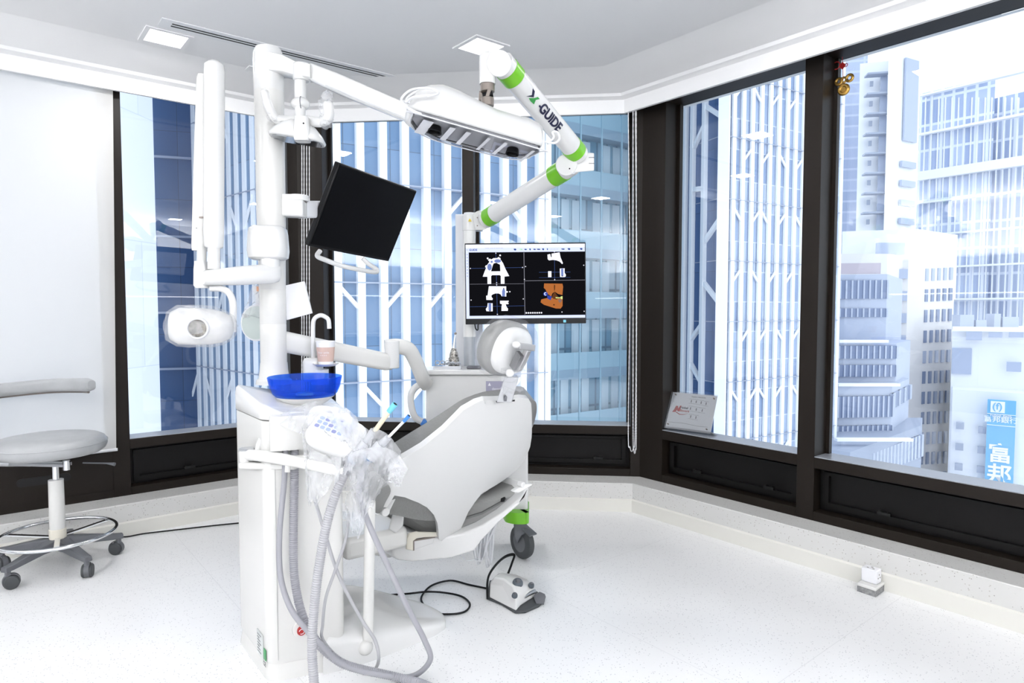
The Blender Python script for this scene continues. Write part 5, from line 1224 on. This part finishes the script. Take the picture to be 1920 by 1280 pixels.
scr('view_marker', [Z(*arc(x, y, 9, 9, 0, 360, 8)) for x, y in ((475, 185), (90, 420), (872, 412), (482, 648), (482, 680), (96, 915), (880, 905), (488, 1142), (1352, 172), (918, 398), (1792, 386), (900, 598), (1354, 608), (1460, 1116), (1795, 1108))], (.6, .6, .66), 1, -.0012)
ic = []
for x, w_, sh_ in ((762, 44, 0), (850, 40, 3), (920, 42, 1), (988, 26, 2), (1055, 44, 1), (1115, 60, 4), (1184, 34, 5), (1248, 18, 2), (1482, 60, 1), (1572, 44, 2), (1755, 44, 0)):
    y = 132; h_ = 30 if sh_ in (0, 2, 5) else 20
    ic.append(Z((x - w_ / 2, y - h_ / 3), (x - w_ / 6, y - h_ / 2), (x + w_ / 4, y - h_ / 2), (x + w_ / 2, y), (x + w_ / 5, y + h_ / 2), (x - w_ / 4, y + h_ / 3)))
scr('toolbar_icon', ic, (.03, .06, .22), 1, -.0013)
scr('toolbar_icon', [Z((835, 120), (865, 118), (860, 132), (868, 145), (848, 140), (832, 142))], (.40, .70, .42), 1, -.0014)
scr('toolbar_icon', [Z((1285 + i * 22, 130 - (i % 2) * 4), (1298 + i * 22, 128), (1296 + i * 22, 134), (1286 + i * 22, 136)) for i in range(6)], (.30, .33, .52), 1, -.0013)
scr('side_icon', [Z((38, 200 + i * 48), (50, 196 + i * 48), (48, 212 + i * 48), (40, 210 + i * 48)) for i in range(8)], (.10, .12, .3), 1, -.0013)
def stext(s, x, y, size, col_, bold=.01):
    fx, fy = zx(x, y); m_ = MXn @ Matrix.Translation(((fx - .5) * Wm, -.0016, zc + (.5 - fy) * Hm)) @ Matrix.Rotation(math.pi / 2, 4, 'X')
    mk('screen_text', text_mb(s, size, m_, .0001, bold), emit('text', col_, 1), nmon, smooth=0)
stext('GUIDE', 136, 133, .0125, (.02, .05, .22), .03); stext('Handles_model_3d (selected copy)', 450, 106, .0058, (.25, .26, .4), 0)
scr('emblem', [Z((36, 122), (50, 130), (44, 142))], (.02, .05, .2), 1, -.0014)
mk('power_label', MB(MXn).box((.172, -.0012, -.180), (.184, 0, -.168)), M['lightblue'], nmon, smooth=0)
mk('cable_loop', MB().tube(spline([at(890, 606, 2.99), at(892, 616, 2.985), at(896, 618, 2.985), at(898, 606, 2.99), at(916, 606, 3.0)], 5), .003, 8), M['black'], nmon)

# lower body of the stand with bumper and caster
mk('cart_body', MB().prism([tuple(at(px, 966, dd)) for px, dd in ((925, 3.16), (990, 3.16), (988, 3.42), (905, 3.42))], (0, 0, .62)), M['white'], ng, bevel=.012, seg=3)
bmp = [G(940, 980, .29 - .05) for _ in (0,)]
bz = at(965, 968, 3.12); zlo = at(965, 979, 3.13).z; zhi = at(965, 958, 3.13).z
bo = [(at(px, 968, dd).x, at(px, 968, dd).y) for px, dd in ((943, 3.20), (948, 3.13), (965, 3.10), (986, 3.10), (992, 3.12), (992, 3.30), (950, 3.30))]
mk('bumper', MB().prism([(x, y, zlo) for x, y in round_poly(bo, .02, 4)], (0, 0, zhi - zlo)), M['green'], ng, bevel=.006)
cx_ = at(979, 1015, 3.22)
mk('caster_fork', MB().loft([[at(x, y, dd) for x, y in ((963, 980), (985, 980), (998, 993), (1001, 1002), (985, 1000), (978, 1004), (970, 1018), (964, 1008))] for dd in (3.17, 3.23)]), M['grey'], ng, bevel=.006)
wn_ = Vector((.80, .55, 0)).normalized(); wa = Vector((-.75, -.66, 0)).normalized()
wc = at(979, 1015, 3.22); wr = wc.z
wnrm = Vector((-.80, -.60, 0)).normalized()
mk('caster_wheel', MB().lathe([(wr * .35, -.02), (wr * .86, -.02), (wr * .97, -.014), (wr, 0), (wr * .97, .014), (wr * .86, .02), (wr * .35, .02)], wc, 40, wnrm), M['rubber'], ng)
mk('wheel_hub', MB().lathe([(0, -.022), (wr * .55, -.021), (wr * .62, -.018), (wr * .62, .018), (wr * .55, .021), (0, .022)], wc, 32, wnrm), M['grey'], ng)
mk('brake_tab', MB().bar(at(985, 990, 3.18), at(1000, 1003, 3.14), .05, .008), M['grey'], ng, bevel=.002)

# ------------------------------------------------------------------ delivery cabinet behind the chair
dc = thing('delivery_cabinet', 'white instrument cabinet behind the chair with instruments on its flat top', 'medical cabinet', at(870, 900, 2.97))
ztop = at(870, 692, 2.9).z
def boxpx(name, pts, z0, z1, m, **k): return mk(name, MB().prism([(p[0], p[1], z0) for p in pts], (0, 0, z1 - z0)), m, dc, **k)
def pxd(px, d): q = V2(px, d); return (q.x, q.y)
boxpx('cabinet_body', [pxd(797, 2.88), pxd(955, 2.88), pxd(960, 3.04), pxd(803, 3.04)], .52, ztop - .022, M['white'], bevel=.01, seg=3)
boxpx('top_plate', [pxd(793, 2.86), pxd(958, 2.86), pxd(962, 3.06), pxd(800, 3.06)], ztop - .022, ztop, M['white'], bevel=.004)
lb = at(929, 727, 2.877)
mk('name_plate', MB().box((lb.x - .042, lb.y - .002, lb.z - .032), (lb.x + .042, lb.y + .001, lb.z + .030)), mat('violet grey plate', (.34, .33, .44), .4), dc, smooth=0)
mk('plate_mark', MB().prism([(lb.x - .033, lb.y - .003, lb.z + .010), (lb.x - .020, lb.y - .003, lb.z + .010), (lb.x - .0265, lb.y - .003, lb.z + .024)], (0, .001, 0)), M['paper'], dc, smooth=0)
mk('plate_text', text_mb('dental', .016, frame((lb.x + .004, lb.y - .003, lb.z - .004), (1, 0, 0), (0, 0, 1), (0, -1, 0)), .0002), M['paper'], dc, smooth=0)
mk('plate_text', MB().box((lb.x - .040, lb.y - .003, lb.z - .030), (lb.x + .040, lb.y - .002, lb.z - .022)), M['paper'], dc, smooth=0)
mk('cabinet_handle', MB().tube(spline([at(800, 721, 2.86), at(785, 722, 2.83), at(773, 733, 2.82), at(770, 752, 2.82), at(775, 775, 2.82), at(783, 786, 2.83), at(797, 792, 2.85)], 6), .0145, 16), M['white'], dc)
mk('handle_tip', MB().ball(at(794, 792, 2.84), .017), M['blue'], dc)
# instruments on the top
ib = at(840, 688, 2.93)
it = thing('instrument_tray', 'small chrome tray with dental instruments on the delivery cabinet top', 'instrument tray', ib)
zt_ = ztop
mk('tray', MB().box((ib.x - .062, ib.y - .03, zt_), (ib.x + .062, ib.y + .03, zt_ + .006)).box((ib.x - .062, ib.y - .03, zt_ + .006), (ib.x + .062, ib.y - .027, zt_ + .014)), M['steel'], it, bevel=.001)
for k_ in range(5):
    x0 = ib.x - .055 + k_ * .012; mk('instrument', MB().tube([(x0, ib.y - .015 + k_ * .004, zt_ + .018), (x0 + .055, ib.y - .012 + k_ * .004, zt_ + .024 + .003 * (k_ % 3)), (x0 + .066, ib.y - .01 + k_ * .004, zt_ + .018)], [.003, .0045, .002], 10), M['steel'] if k_ % 2 else M['chrome'], it)
for k_ in range(3): mk('clamp', MB().ring((ib.x - .045 + k_ * .022, ib.y - .02, zt_ + .028), .010, .0022, (0, 1, .2), 18, 6), M['steel'], it)
jr = at(851, 686, 2.97)
bt_ = thing('torch_burner', 'small metal spirit burner with slim nozzle standing behind the instrument tray', 'burner', (jr.x, jr.y, zt_))
mk('burner_body', MB().lathe([(0, .006), (.024, .006), (.026, .012), (.024, .045), (.020, .050), (.020, .062), (.013, .082), (.011, .090), (0, .092)], (jr.x, jr.y, zt_), 24), mottled('worn knurled metal', (.05, .045, .04), (.50, .48, .45), 130, .35, .7), bt_)
mk('burner_nozzle', MB().tube([(jr.x, jr.y, zt_ + .09), (jr.x + .003, jr.y, zt_ + .12), (jr.x + .007, jr.y, zt_ + .155)], [.008, .0055, .003], 14), M['steel'], bt_)
mk('nozzle_head', MB().ball((jr.x + .008, jr.y, zt_ + .157), .006), M['gunmetal'], bt_)
ph = at(890, 686, 2.93)
rmt = thing('remote_control', 'dark grey handheld remote lying on the delivery cabinet top', 'remote control', (ph.x, ph.y, zt_))
mk('remote_body', MB().box((ph.x - .035, ph.y - .025, zt_ + .001), (ph.x + .03, ph.y + .02, zt_ + .012)), mat('slate plastic', (.12, .12, .14), .4), rmt, bevel=.004)
mk('remote_face', MB().box((ph.x - .030, ph.y - .020, zt_ + .012), (ph.x + .025, ph.y + .015, zt_ + .0128)), M['grey'], rmt, smooth=0)
# hoses hanging under the cabinet
for i, (a_, m_, b_) in enumerate((((885, 930), (886, 1000), (893, 1050)), ((895, 930), (903, 990), (897, 1055)), ((905, 925), (910, 990), (913, 1060)), ((912, 925), (905, 985), (917, 1055)), ((928, 920), (920, 975), (908, 1040)), ((880, 960), (890, 1010), (900, 1052)))):
    mk('instrument_hose', MB().tube(spline([at(*a_, 2.98), at(*m_, 2.96), at(*b_, 2.94), at(b_[0] + 6, b_[1] - 22, 2.97), at(a_[0] + 14, a_[1] + 30, 3.0), at(a_[0] + 10, a_[1] - 10, 3.0)], 6), .0055, 10), M['cool'], dc)
mk('thin_tube', MB().tube(spline([at(862, 1040, 2.9), at(876, 1050, 2.88), at(890, 1048, 2.9), at(900, 1042, 2.95), at(900, 1000, 2.98)], 5), .002, 6), M['cool'], dc)

# ------------------------------------------------------------------ foot pedal and floor cables
fp = thing('foot_pedal', 'white and grey foot control with round grey buttons and black bail handle on the floor', 'foot pedal', G(968, 1135))
base = [G(912, 1124), G(940, 1135), G(966, 1151), G(985, 1150), G(1010, 1139), G(1022, 1128), G(1012, 1116), G(985, 1098), G(950, 1088), G(918, 1092)]
cb = sum(base, Vector((0, 0, 0))) / len(base)
mk('pedal_base', MB().prism(base, (0, 0, .012)), M['rubber'], fp, bevel=.004)
s_top = [at(918, 1084, 2.80), at(940, 1076, 2.86), at(966, 1076, 2.86), at(985, 1084, 2.83)]
body0 = [G(917, 1120, .012), G(945, 1134, .012), G(968, 1146, .012), G(976, 1136, .012), G(1004, 1118, .012), G(1000, 1108, .012), G(975, 1094, .012), G(935, 1088, .012)]
body1 = [G(918, 1092, .05), G(942, 1098, .058), G(967, 1116, .056), G(976, 1114, .055), G(1002, 1102, .045), G(998, 1096, .046), G(972, 1080, .06), G(935, 1074, .062)]
body2 = [G(926, 1082, .085), G(945, 1086, .088), G(962, 1098, .080), G(972, 1100, .078), G(993, 1092, .062), G(988, 1086, .066), G(968, 1077, .085), G(940, 1073, .092)]
mk('pedal_shell', MB().loft([body0, body1, body2]), M['white'], fp, bevel=.006, smooth=50, seg=3)
def btn(px, py, z, rx, ry):
    c_ = G(px, py, z); nn_ = Vector((.12, -.45, .88)).normalized(); 
    b_ = mk('pedal_button', MB().lathe([(0, .010), (rx * .75, .010), (rx, .004), (rx * 1.05, -.004), (0, -.004)], c_, 24, nn_), mat('slate button', (.10, .12, .14), .35), fp)
    mk('button_top', MB().lathe([(0, .016), (rx * .35, .015), (rx * .5, .010)], c_, 20, nn_), M['grey'], b_)
btn(971, 1092, .085, .022, .02); btn(996, 1097, .062, .013, .01); btn(965, 1116, .066, .012, .01)
mk('pedal_lip', MB().tube([G(978, 1122, .03), G(990, 1114, .035), G(1003, 1108, .035)], .009, 12), M['steel'], fp)
mk('toe_lever', MB().loft([[G(x, y, z) for x, y, z in ((1000, 1120, .02), (1012, 1112, .03), (1024, 1118, .03), (1020, 1134, .012), (1004, 1132, .012))], [G(x, y - 8, z + .012) for x, y, z in ((1001, 1122, .02), (1012, 1116, .03), (1022, 1120, .03), (1019, 1132, .012), (1006, 1131, .012))]]), M['grey'], fp, bevel=.004)
mk('bail_handle', MB().tube(spline([G(914, 1122, .015), at(914, 1090, 2.79), at(920, 1072, 2.83), at(935, 1053, 2.90), at(950, 1042, 2.95), at(964, 1040, 2.97), at(960, 1055, 2.93), at(953, 1074, 2.88)], 6), .008, 12, sx=.6), M['black'], fp)
cbm = M['black']
c1 = mk('power_cable', MB().tube(spline([G(914, 1103, .006), G(880, 1096, .006), G(845, 1088, .006), G(810, 1097, .006), G(792, 1115, .006), G(792, 1130, .006), G(812, 1148, .006), G(845, 1151, .006), G(872, 1146, .006), G(881, 1132, .006), G(866, 1118, .006), G(835, 1111, .010), G(800, 1109, .016), G(760, 1113, .007), G(700, 1116, .006), G(640, 1113, .006), G(600, 1112, .006)], 8), .0042, 10), cbm, origin=G(845, 1120))
tag(c1, 'black cable looping on the floor from the foot pedal to the dental unit', 'cable')
c2 = mk('power_cable', MB().tube(spline([G(450, 980, .006), G(400, 985, .006), G(330, 993, .006), G(270, 1000, .006), G(235, 1006, .006), at(200, 1004, 3.45), at(170, 1002, 3.45), at(140, 992, 3.5), at(110, 980, 3.52), at(80, 968, 3.52), at(50, 963, 3.48), at(0, 964, 3.38), at(-60, 975, 3.3)], 8), .0040, 10), cbm, origin=G(330, 993))
tag(c2, 'black cable running along the floor and curb behind the stool', 'cable')

# ------------------------------------------------------------------ stool
SP = Vector((-2.203, 3.106, 0))
st = thing('dental_stool', 'grey cushioned swivel stool with curved backrest, chrome foot ring and casters at the left edge', 'stool', SP)
a0 = math.atan2(3.276 - 3.106, -2.014 + 2.203)
for k_ in range(5):
    an = a0 - k_ * 2 * math.pi / 5; d_ = Vector((math.cos(an), math.sin(an), 0)); e_ = SP + d_ * .255
    lg = mk('base_leg', MB().loft([[p + Vector((-d_.y * s * w_, d_.x * s * w_, z)) for s, z in ((-1, -h_), (1, -h_), (.8, h_), (-.8, h_))] for p, w_, h_ in ((SP + d_ * .02 + Vector((0, 0, .125)), .040, .022), (SP + d_ * .10 + Vector((0, 0, .118)), .030, .018), (SP + d_ * .24 + Vector((0, 0, .095)), .020, .013), (SP + d_ * .275 + Vector((0, 0, .092)), .017, .012))]), M['grey'], st, bevel=.004)
    ca = mk('caster', MB().cyl(e_ + Vector((0, 0, .05)), e_ + Vector((0, 0, .095)), .012, 14), M['grey'], st)
    ax_ = Vector((math.cos(an + .9), math.sin(an + .9), 0)); wc_ = e_ + Vector((0, 0, .031)) + Vector((-ax_.y, ax_.x, 0)) * .012
    for s in (-1, 1): mk('wheel', MB().lathe([(0, -.009), (.026, -.009), (.031, -.004), (.031, .004), (.026, .009), (0, .009)], wc_ + ax_ * s * .014, 28, ax_), M['rubber'], ca)
    mk('wheel_cover', MB().lathe([(.030, -.010), (.034, -.010), (.034, .010), (.030, .010)], wc_ + Vector((0, 0, .004)), 28, ax_), M['grey'], ca)
mk('foot_ring', MB().ring(SP + Vector((0, 0, .165)), .245, .0085, (0, 0, 1), 64, 12), M['chrome'], st)
for k_ in range(3):
    an = 1.1 + k_ * 2.1; d_ = Vector((math.cos(an), math.sin(an), 0)); mk('ring_spoke', MB().bar(SP + d_ * .02 + Vector((0, 0, .150)), SP + d_ * .24 + Vector((0, 0, .163)), .022, .006), M['chrome'], st)
mk('column_cover', MB().cyl(SP + Vector((0, 0, .13)), SP + Vector((0, 0, .43)), .034, 32, .032), M['warm'], st)
mk('column_base', MB().lathe([(.036, .14), (.036, .19), (.034, .192)], SP, 32), M['yellowed'], st)
mk('gas_lift', MB().cyl(SP + Vector((0, 0, .42)), SP + Vector((0, 0, .50)), .016, 24), M['chrome'], st)
mk('seat_plate', MB().bar(SP + Vector((-.22, .02, .505)), SP + Vector((.075, -.02, .508)), .05, .016), M['steel'], st, bevel=.003)
mk('height_pin', MB().cyl(SP + Vector((.075, -.03, .485)), SP + Vector((.075, -.03, .53)), .016, 20), M['chrome'], st)
mk('seat_lever', MB().tube([SP + Vector((.10, .05, .50)), SP + Vector((.21, .06, .495)), SP + Vector((.25, .06, .49))], [.004, .004, .009], 10), M['grey'], st)
sc_ = SP + Vector((-.022, 0, .553))
mk('seat_cushion', MB().lathe([(0, 0), (.18, 0), (.212, .006), (.229, .020), (.236, .038), (.235, .055), (.226, .072), (.206, .083), (.17, .089), (.10, .092), (0, .093)], sc_, 64), M['silver'], st, smooth=80)
mk('seat_piping', MB().ring(sc_ + Vector((0, 0, .055)), .2355, .003, (0, 0, 1), 64, 8), M['silver'], st)
rings = []
for i in range(25):
    an = math.radians(-52 + 122 * i / 24 + 62) ; c_ = SP + Vector((-.24 + math.cos(an) * .0, 0, 0))
pb_ = spline([at(172, 722, 3.22), at(150, 721, 3.30), at(100, 722, 3.36), at(40, 727, 3.34), at(-20, 734, 3.25), at(-80, 745, 3.08), at(-120, 755, 2.9)], 6)
R0 = []
for i, p in enumerate(pb_):
    a_ = pb_[max(0, i - 1)]; b_ = pb_[min(len(pb_) - 1, i + 1)]; d_ = (b_ - a_).normalized(); sd = Vector((-d_.y, d_.x, 0)).normalized()
    e_ = min(i, len(pb_) - 1 - i); s = .72 + .28 * min(1, e_ / 2.5)
    R0.append([p + sd * x * s + Vector((0, 0, y * s)) for x, y in rrect(.05, .068, .022, 5)])
mk('backrest', MB().loft(R0), M['silver'], st, smooth=80)
mk('backrest_frame', MB().tube([p + Vector((0, 0, -.036)) for p in pb_[2:]], .006, 8), M['gunmetal'], st)
mk('backrest_arm', MB().tube(spline([SP + Vector((-.12, 0, .505)), SP + Vector((-.33, .02, .51)), SP + Vector((-.40, .05, .60)), SP + Vector((-.38, .05, .84))], 6), .012, 14), M['steel'], st)

# ------------------------------------------------------------------ roller blinds, cords and bits on the sills
rb = thing('roller_blind', 'white translucent roller blind pulled down over the left window', 'roller blind', onpl(110, 840, Ln, dL - .03))
p0 = onpl(218, 843, Ln, dL - .03); s1 = (p0 - LBc).dot(Lu); zb = .455
bl = bpy.data.materials.new('blind fabric'); bl.use_nodes = True; nt = bl.node_tree; b_ = nt.nodes['Principled BSDF']; b_.inputs['Base Color'].default_value = (.86, .855, .84, 1); b_.inputs['Roughness'].default_value = .8
tl = nt.nodes.new('ShaderNodeBsdfTranslucent'); tl.inputs[0].default_value = (.86, .88, .92, 1); mx = nt.nodes.new('ShaderNodeMixShader'); mx.inputs[0].default_value = .30
tp = nt.nodes.new('ShaderNodeBsdfTransparent'); m2 = nt.nodes.new('ShaderNodeMixShader'); m2.inputs[0].default_value = .10
nt.links.new(b_.outputs[0], mx.inputs[1]); nt.links.new(tl.outputs[0], mx.inputs[2]); nt.links.new(mx.outputs[0], m2.inputs[1]); nt.links.new(tp.outputs[0], m2.inputs[2]); nt.links.new(m2.outputs[0], nt.nodes['Material Output'].inputs[0])
sT = (onpl(201, 175, Ln, dL - .03) - LBc).dot(Lu)
mk('blind_fabric', MB(ML).add([(-3.4, -.03, zb), (s1, -.03, zb), (sT + .03, -.03, 2.6), (-3.4, -.03, 2.6)], [(0, 1, 2, 3)]), bl, rb, smooth=0)
mk('bottom_bar', MB(ML).cyl((-3.4, -.03, zb), (s1 + .006, -.03, zb), .009, 16), M['cool'], rb)
# bead cords
def cord(nm_, lab, pxs, ybot, n, dd, top=215, wob=0, loc=None, grp='bead cords of the roller blinds'):
    t_ = thing('bead_cord', lab, 'blind cord', at(pxs[0], ybot, dd), group=grp)
    for a_, b_ in pxs[1]:
        P = spline([at(a_, top, dd), at(a_ + wob, (top + ybot) / 2, dd), at(a_, ybot - 40, dd), at((a_ * 3 + b_) / 4, ybot - 8, dd), at((a_ + b_) / 2, ybot, dd), at((a_ + b_ * 3) / 4, ybot - 8, dd), at(b_, ybot - 40, dd), at(b_ + wob, (top + ybot) / 2, dd), at(b_, top, dd)], 60)
        rs = [.0032 if i % 2 else .0022 for i in range(len(P))]
        mk('bead_loop', MB().tube(P, rs, 8), M['paper'], t_, smooth=60)
cord('c', 'white bead cord loop hanging straight before the corner post beside the centre windows', (1186, [(1187, 1193)]), 850, 2, 4.02, 208)
cord('c', 'long white bead cord loop swinging wide to the left of the corner post', (1180, [(1191, 1178)]), 846, 2, 4.03, 208, 3)
cord('c', 'white bead cord loops in front of the dark corner post behind the column', (572, [(566, 570)]), 800, 2, 4.24, 235)
cord('c', 'second white bead cord pair before the dark corner post, nearer the tilted monitor', (578, [(575, 580)]), 800, 2, 4.24, 235)
# acrylic sign on the sill
MXs_ = frame((1.09, 3.936, .626), (.7629, -.6465, -.0042), (.588, .697, -.41), (.2682, .3105, .9119)); sw, sh_ = .29, .232
q_ = Vector(MXs_ @ Vector((0, 0, -sh_ / 2)))
sgn = thing('acrylic_sign', 'white acrylic implant sign with red and black logo leaning on the window sill', 'sign', (q_.x, q_.y, ZS))
acry = glassy('clear acrylic', (.96, .97, .98), .10)
mk('sign_panel', MB(MXs_).box((-sw / 2, 0, -sh_ / 2), (sw / 2, .004, sh_ / 2)), mat('sign white', (.84, .84, .87), .35), sgn, smooth=0)
mk('acrylic_front', MB(MXs_).box((-sw / 2 - .004, -.008, -sh_ / 2 - .004), (sw / 2 + .004, -.004, sh_ / 2 + .004)), acry, sgn, smooth=0)
mk('acrylic_foot', MB().prism([MXs_ @ Vector((x, y, z)) for x, y, z in ((-sw / 2, -.006, -sh_ / 2), (sw / 2 + .01, -.006, -sh_ / 2), (sw / 2 + .02, .06, -sh_ / 2 + .005), (-sw / 2 + .01, .06, -sh_ / 2 + .005))], (0, 0, .008)), acry, sgn, smooth=0)
for x, z in ((-.12, .10), (.128, .098), (-.13, -.092), (.12, -.095)): mk('standoff', MB(MXs_).cyl((x, -.012, z), (x, 0, z), .004, 14), M['gunmetal'], sgn)
def sgt(s, x, z, size, m_, bold=0): mk('sign_text', text_mb(s, size, MXs_ @ Matrix.Translation((x, -.0012, z)) @ Matrix.Rotation(math.pi / 2, 4, 'X'), .0003, bold), m_, sgn, smooth=0)
sgt('Implant Solutions', .03, .098, .013, M['grey']); sgt('Nobel', -.048, .022, .020, M['ink'], .025); sgt('Biocare', -.043, .003, .020, M['red'], .02)
mk('logo_mark', MB(MXs_).prism([(-.122, -.0012, -.012), (-.112, -.0012, .006), (-.104, -.0012, .030), (-.090, -.0012, .030), (-.088, -.0012, .012), (-.078, -.0012, .032), (-.068, -.0012, .034), (-.076, -.0012, -.004), (-.088, -.0012, -.004), (-.092, -.0012, .006), (-.100, -.0012, -.010)], (0, .001, 0)), M['red'], sgn, smooth=0)
mk('logo_swoosh', MB(MXs_).tube([(-.095, -.0012, -.010), (-.07, -.0012, -.022), (-.04, -.0012, -.020), (-.018, -.0012, -.010)], [.0025, .0025, .0015, .0005], 6), M['red'], sgn)
ln_ = MB(MXs_)
for x, z, w_, h_ in ((-.012, .068, .03, .028), (.02, .068, .03, .028), (.052, .066, .03, .028), (.084, .062, .03, .028), (-.008, .022, .03, .03), (.03, .02, .045, .03), (.068, .018, .04, .03), (.004, -.028, .032, .028), (.038, -.030, .032, .028)):
    for a_, b_ in (((x - w_ / 2, z + h_ / 2), (x + w_ / 2, z + h_ / 2)), ((x - w_ / 2, z - h_ / 2), (x + w_ / 2, z - h_ / 2))): ln_.box((a_[0], -.0010, a_[1] - .0005), (b_[0], 0, b_[1] + .0005))
    ln_.box((x - .0025, -.0012, z - .008), (x + .0025, 0, z + .008))
mk('sign_diagram', ln_, M['grey'], sgn, smooth=0)
mk('sign_rule', MB(MXs_).tube([(-.13, -.001, -.078), (-.04, -.001, -.074), (.06, -.001, -.082), (.12, -.001, -.080)], .0008, 6), M['grey'], sgn)
# clear holder beside the sign
hh = onpl(1232, 800, Rn, dR + .05); hh.z = ZS
ho = thing('acrylic_holder', 'small clear acrylic holder with a white tube beside the acrylic sign', 'holder', hh)
MXo = frame(hh, Ru, Rn, (0, 0, 1))
mk('holder_base', MB(MXo).box((-.05, -.02, 0), (.05, .05, .006)), acry, ho, smooth=0)
mk('holder_back', MB(MXo).add([(-.05, -.015, .006), (.05, -.015, .006), (.065, .05, .12), (-.03, .05, .12), (-.05, -.011, .006), (.05, -.011, .006), (.065, .054, .12), (-.03, .054, .12)], [(0, 1, 2, 3), (7, 6, 5, 4), (0, 4, 5, 1), (1, 5, 6, 2), (2, 6, 7, 3), (3, 7, 4, 0)]), acry, ho, smooth=0)
mk('tube_sample', MB(MXo).tube([(-.01, -.012, .022), (.02, .018, .075), (.025, .024, .085)], [.009, .010, .006], 16), M['paper'], ho)
mk('holder_edge', MB(MXo).bar((-.05, -.015, .006), (-.03, .052, .12), .003, .003).bar((-.05, -.02, .003), (.05, -.02, .003), .003, .006), M['steel'], ho)
# red and brass hanging charm
cc_ = onpl(1580, 140, Rn, dR + GD - .03)
chm = thing('hanging_charm', 'red knotted charm with brass coins hanging on the dark mullion', 'charm', cc_)
def cp_(px, py): return onpl(px, py, Rn, dR + GD - .03)
mk('charm_string', MB().tube([cp_(1579, 103), cp_(1580, 118), cp_(1581, 150)], .0015, 8), M['red'], chm)
MXq = frame(cp_(1579, 123), Ru, Rn, (0, 0, 1))
mk('knot', MB(MXq).prism([(0, 0, -.018), (.018, 0, 0), (0, 0, .018), (-.018, 0, 0)], (0, .006, 0)), M['red'], chm)
mk('knot_loop', MB().ring(cp_(1568, 123), .018, .0025, Rn, 24, 8).ring(cp_(1586, 122), .008, .002, Rn, 20, 8), M['red'], chm)
for px, py, r_ in ((1573, 153, .022), (1582, 150, .018), (1593, 146, .022), (1582, 168, .030)):
    mk('brass_coin', MB().ring(cp_(px, py), r_ * .68, r_ * .32, Rn, 28, 10), M['gold'], chm)
mk('coin_centre', MB().cyl(cp_(1582, 168), cp_(1582, 168) - Rn * .004, .012, 20), M['gold'], chm)
# floor socket with adapter
sk = thing('floor_socket', 'small grey and white socket block on the floor against the skirting', 'socket', G(1635, 1100))
b0_, b1_, b2_ = G(1606, 1108), G(1642, 1120), G(1663, 1104); b3_ = b0_ + (b2_ - b1_)
def pr(base_, z0, z1, s=1.0):
    c_ = sum(base_, Vector((0, 0, 0))) / 4; return MB().prism([c_ + (p - c_) * s + Vector((0, 0, z0)) for p in base_], (0, 0, z1 - z0))
mk('socket_base', pr([b0_, b1_, b2_, b3_], 0, .026, .97), mottled('rough grey base', (.20, .20, .21), (.33, .33, .33), 90, .8), sk, smooth=0)
mk('socket_plate', pr([b0_, b1_, b2_, b3_], .026, .040), M['warm'], sk, bevel=.004)
mk('switch_dot', MB().box(tuple(G(1650, 1085, .041)), tuple(G(1653, 1082, .041) + Vector((0, 0, .003)))), M['blue'], sk)
cdp = sum([b0_, b1_, b2_, b3_], Vector((0, 0, 0))) / 4 + Vector((-.004, .0, .04))
u1 = (b1_ - b0_).normalized(); u2 = (b2_ - b1_).normalized(); u2 = (u2 - u1 * u2.dot(u1)).normalized(); MXp = frame(cdp, u1, u2, (0, 0, 1)); ah = .033
ad = thing('plug_adapter', 'white cube travel adapter plugged on top of the floor socket', 'adapter', cdp)
mk('adapter_body', MB(MXp).box((-ah, -ah * .75, 0), (ah, ah * .75, .062)), mat('bright white plastic', (.85, .85, .88), .35), ad, bevel=.004)
for x, y in ((0, .008), (-.012, -.008), (.012, -.008)): mk('pin_hole', MB(MXp).box((x - .004, y - .003, .0621), (x + .004, y + .003, .0625)), M['gunmetal'], ad, smooth=0)
for x, z in ((0, .040), (-.009, .026), (.009, .026)): mk('pin_hole', MB(MXp).box((ah + .0001, x - .003, z - .003), (ah + .0006, x + .003, z + .003)), M['gunmetal'], ad, smooth=0)
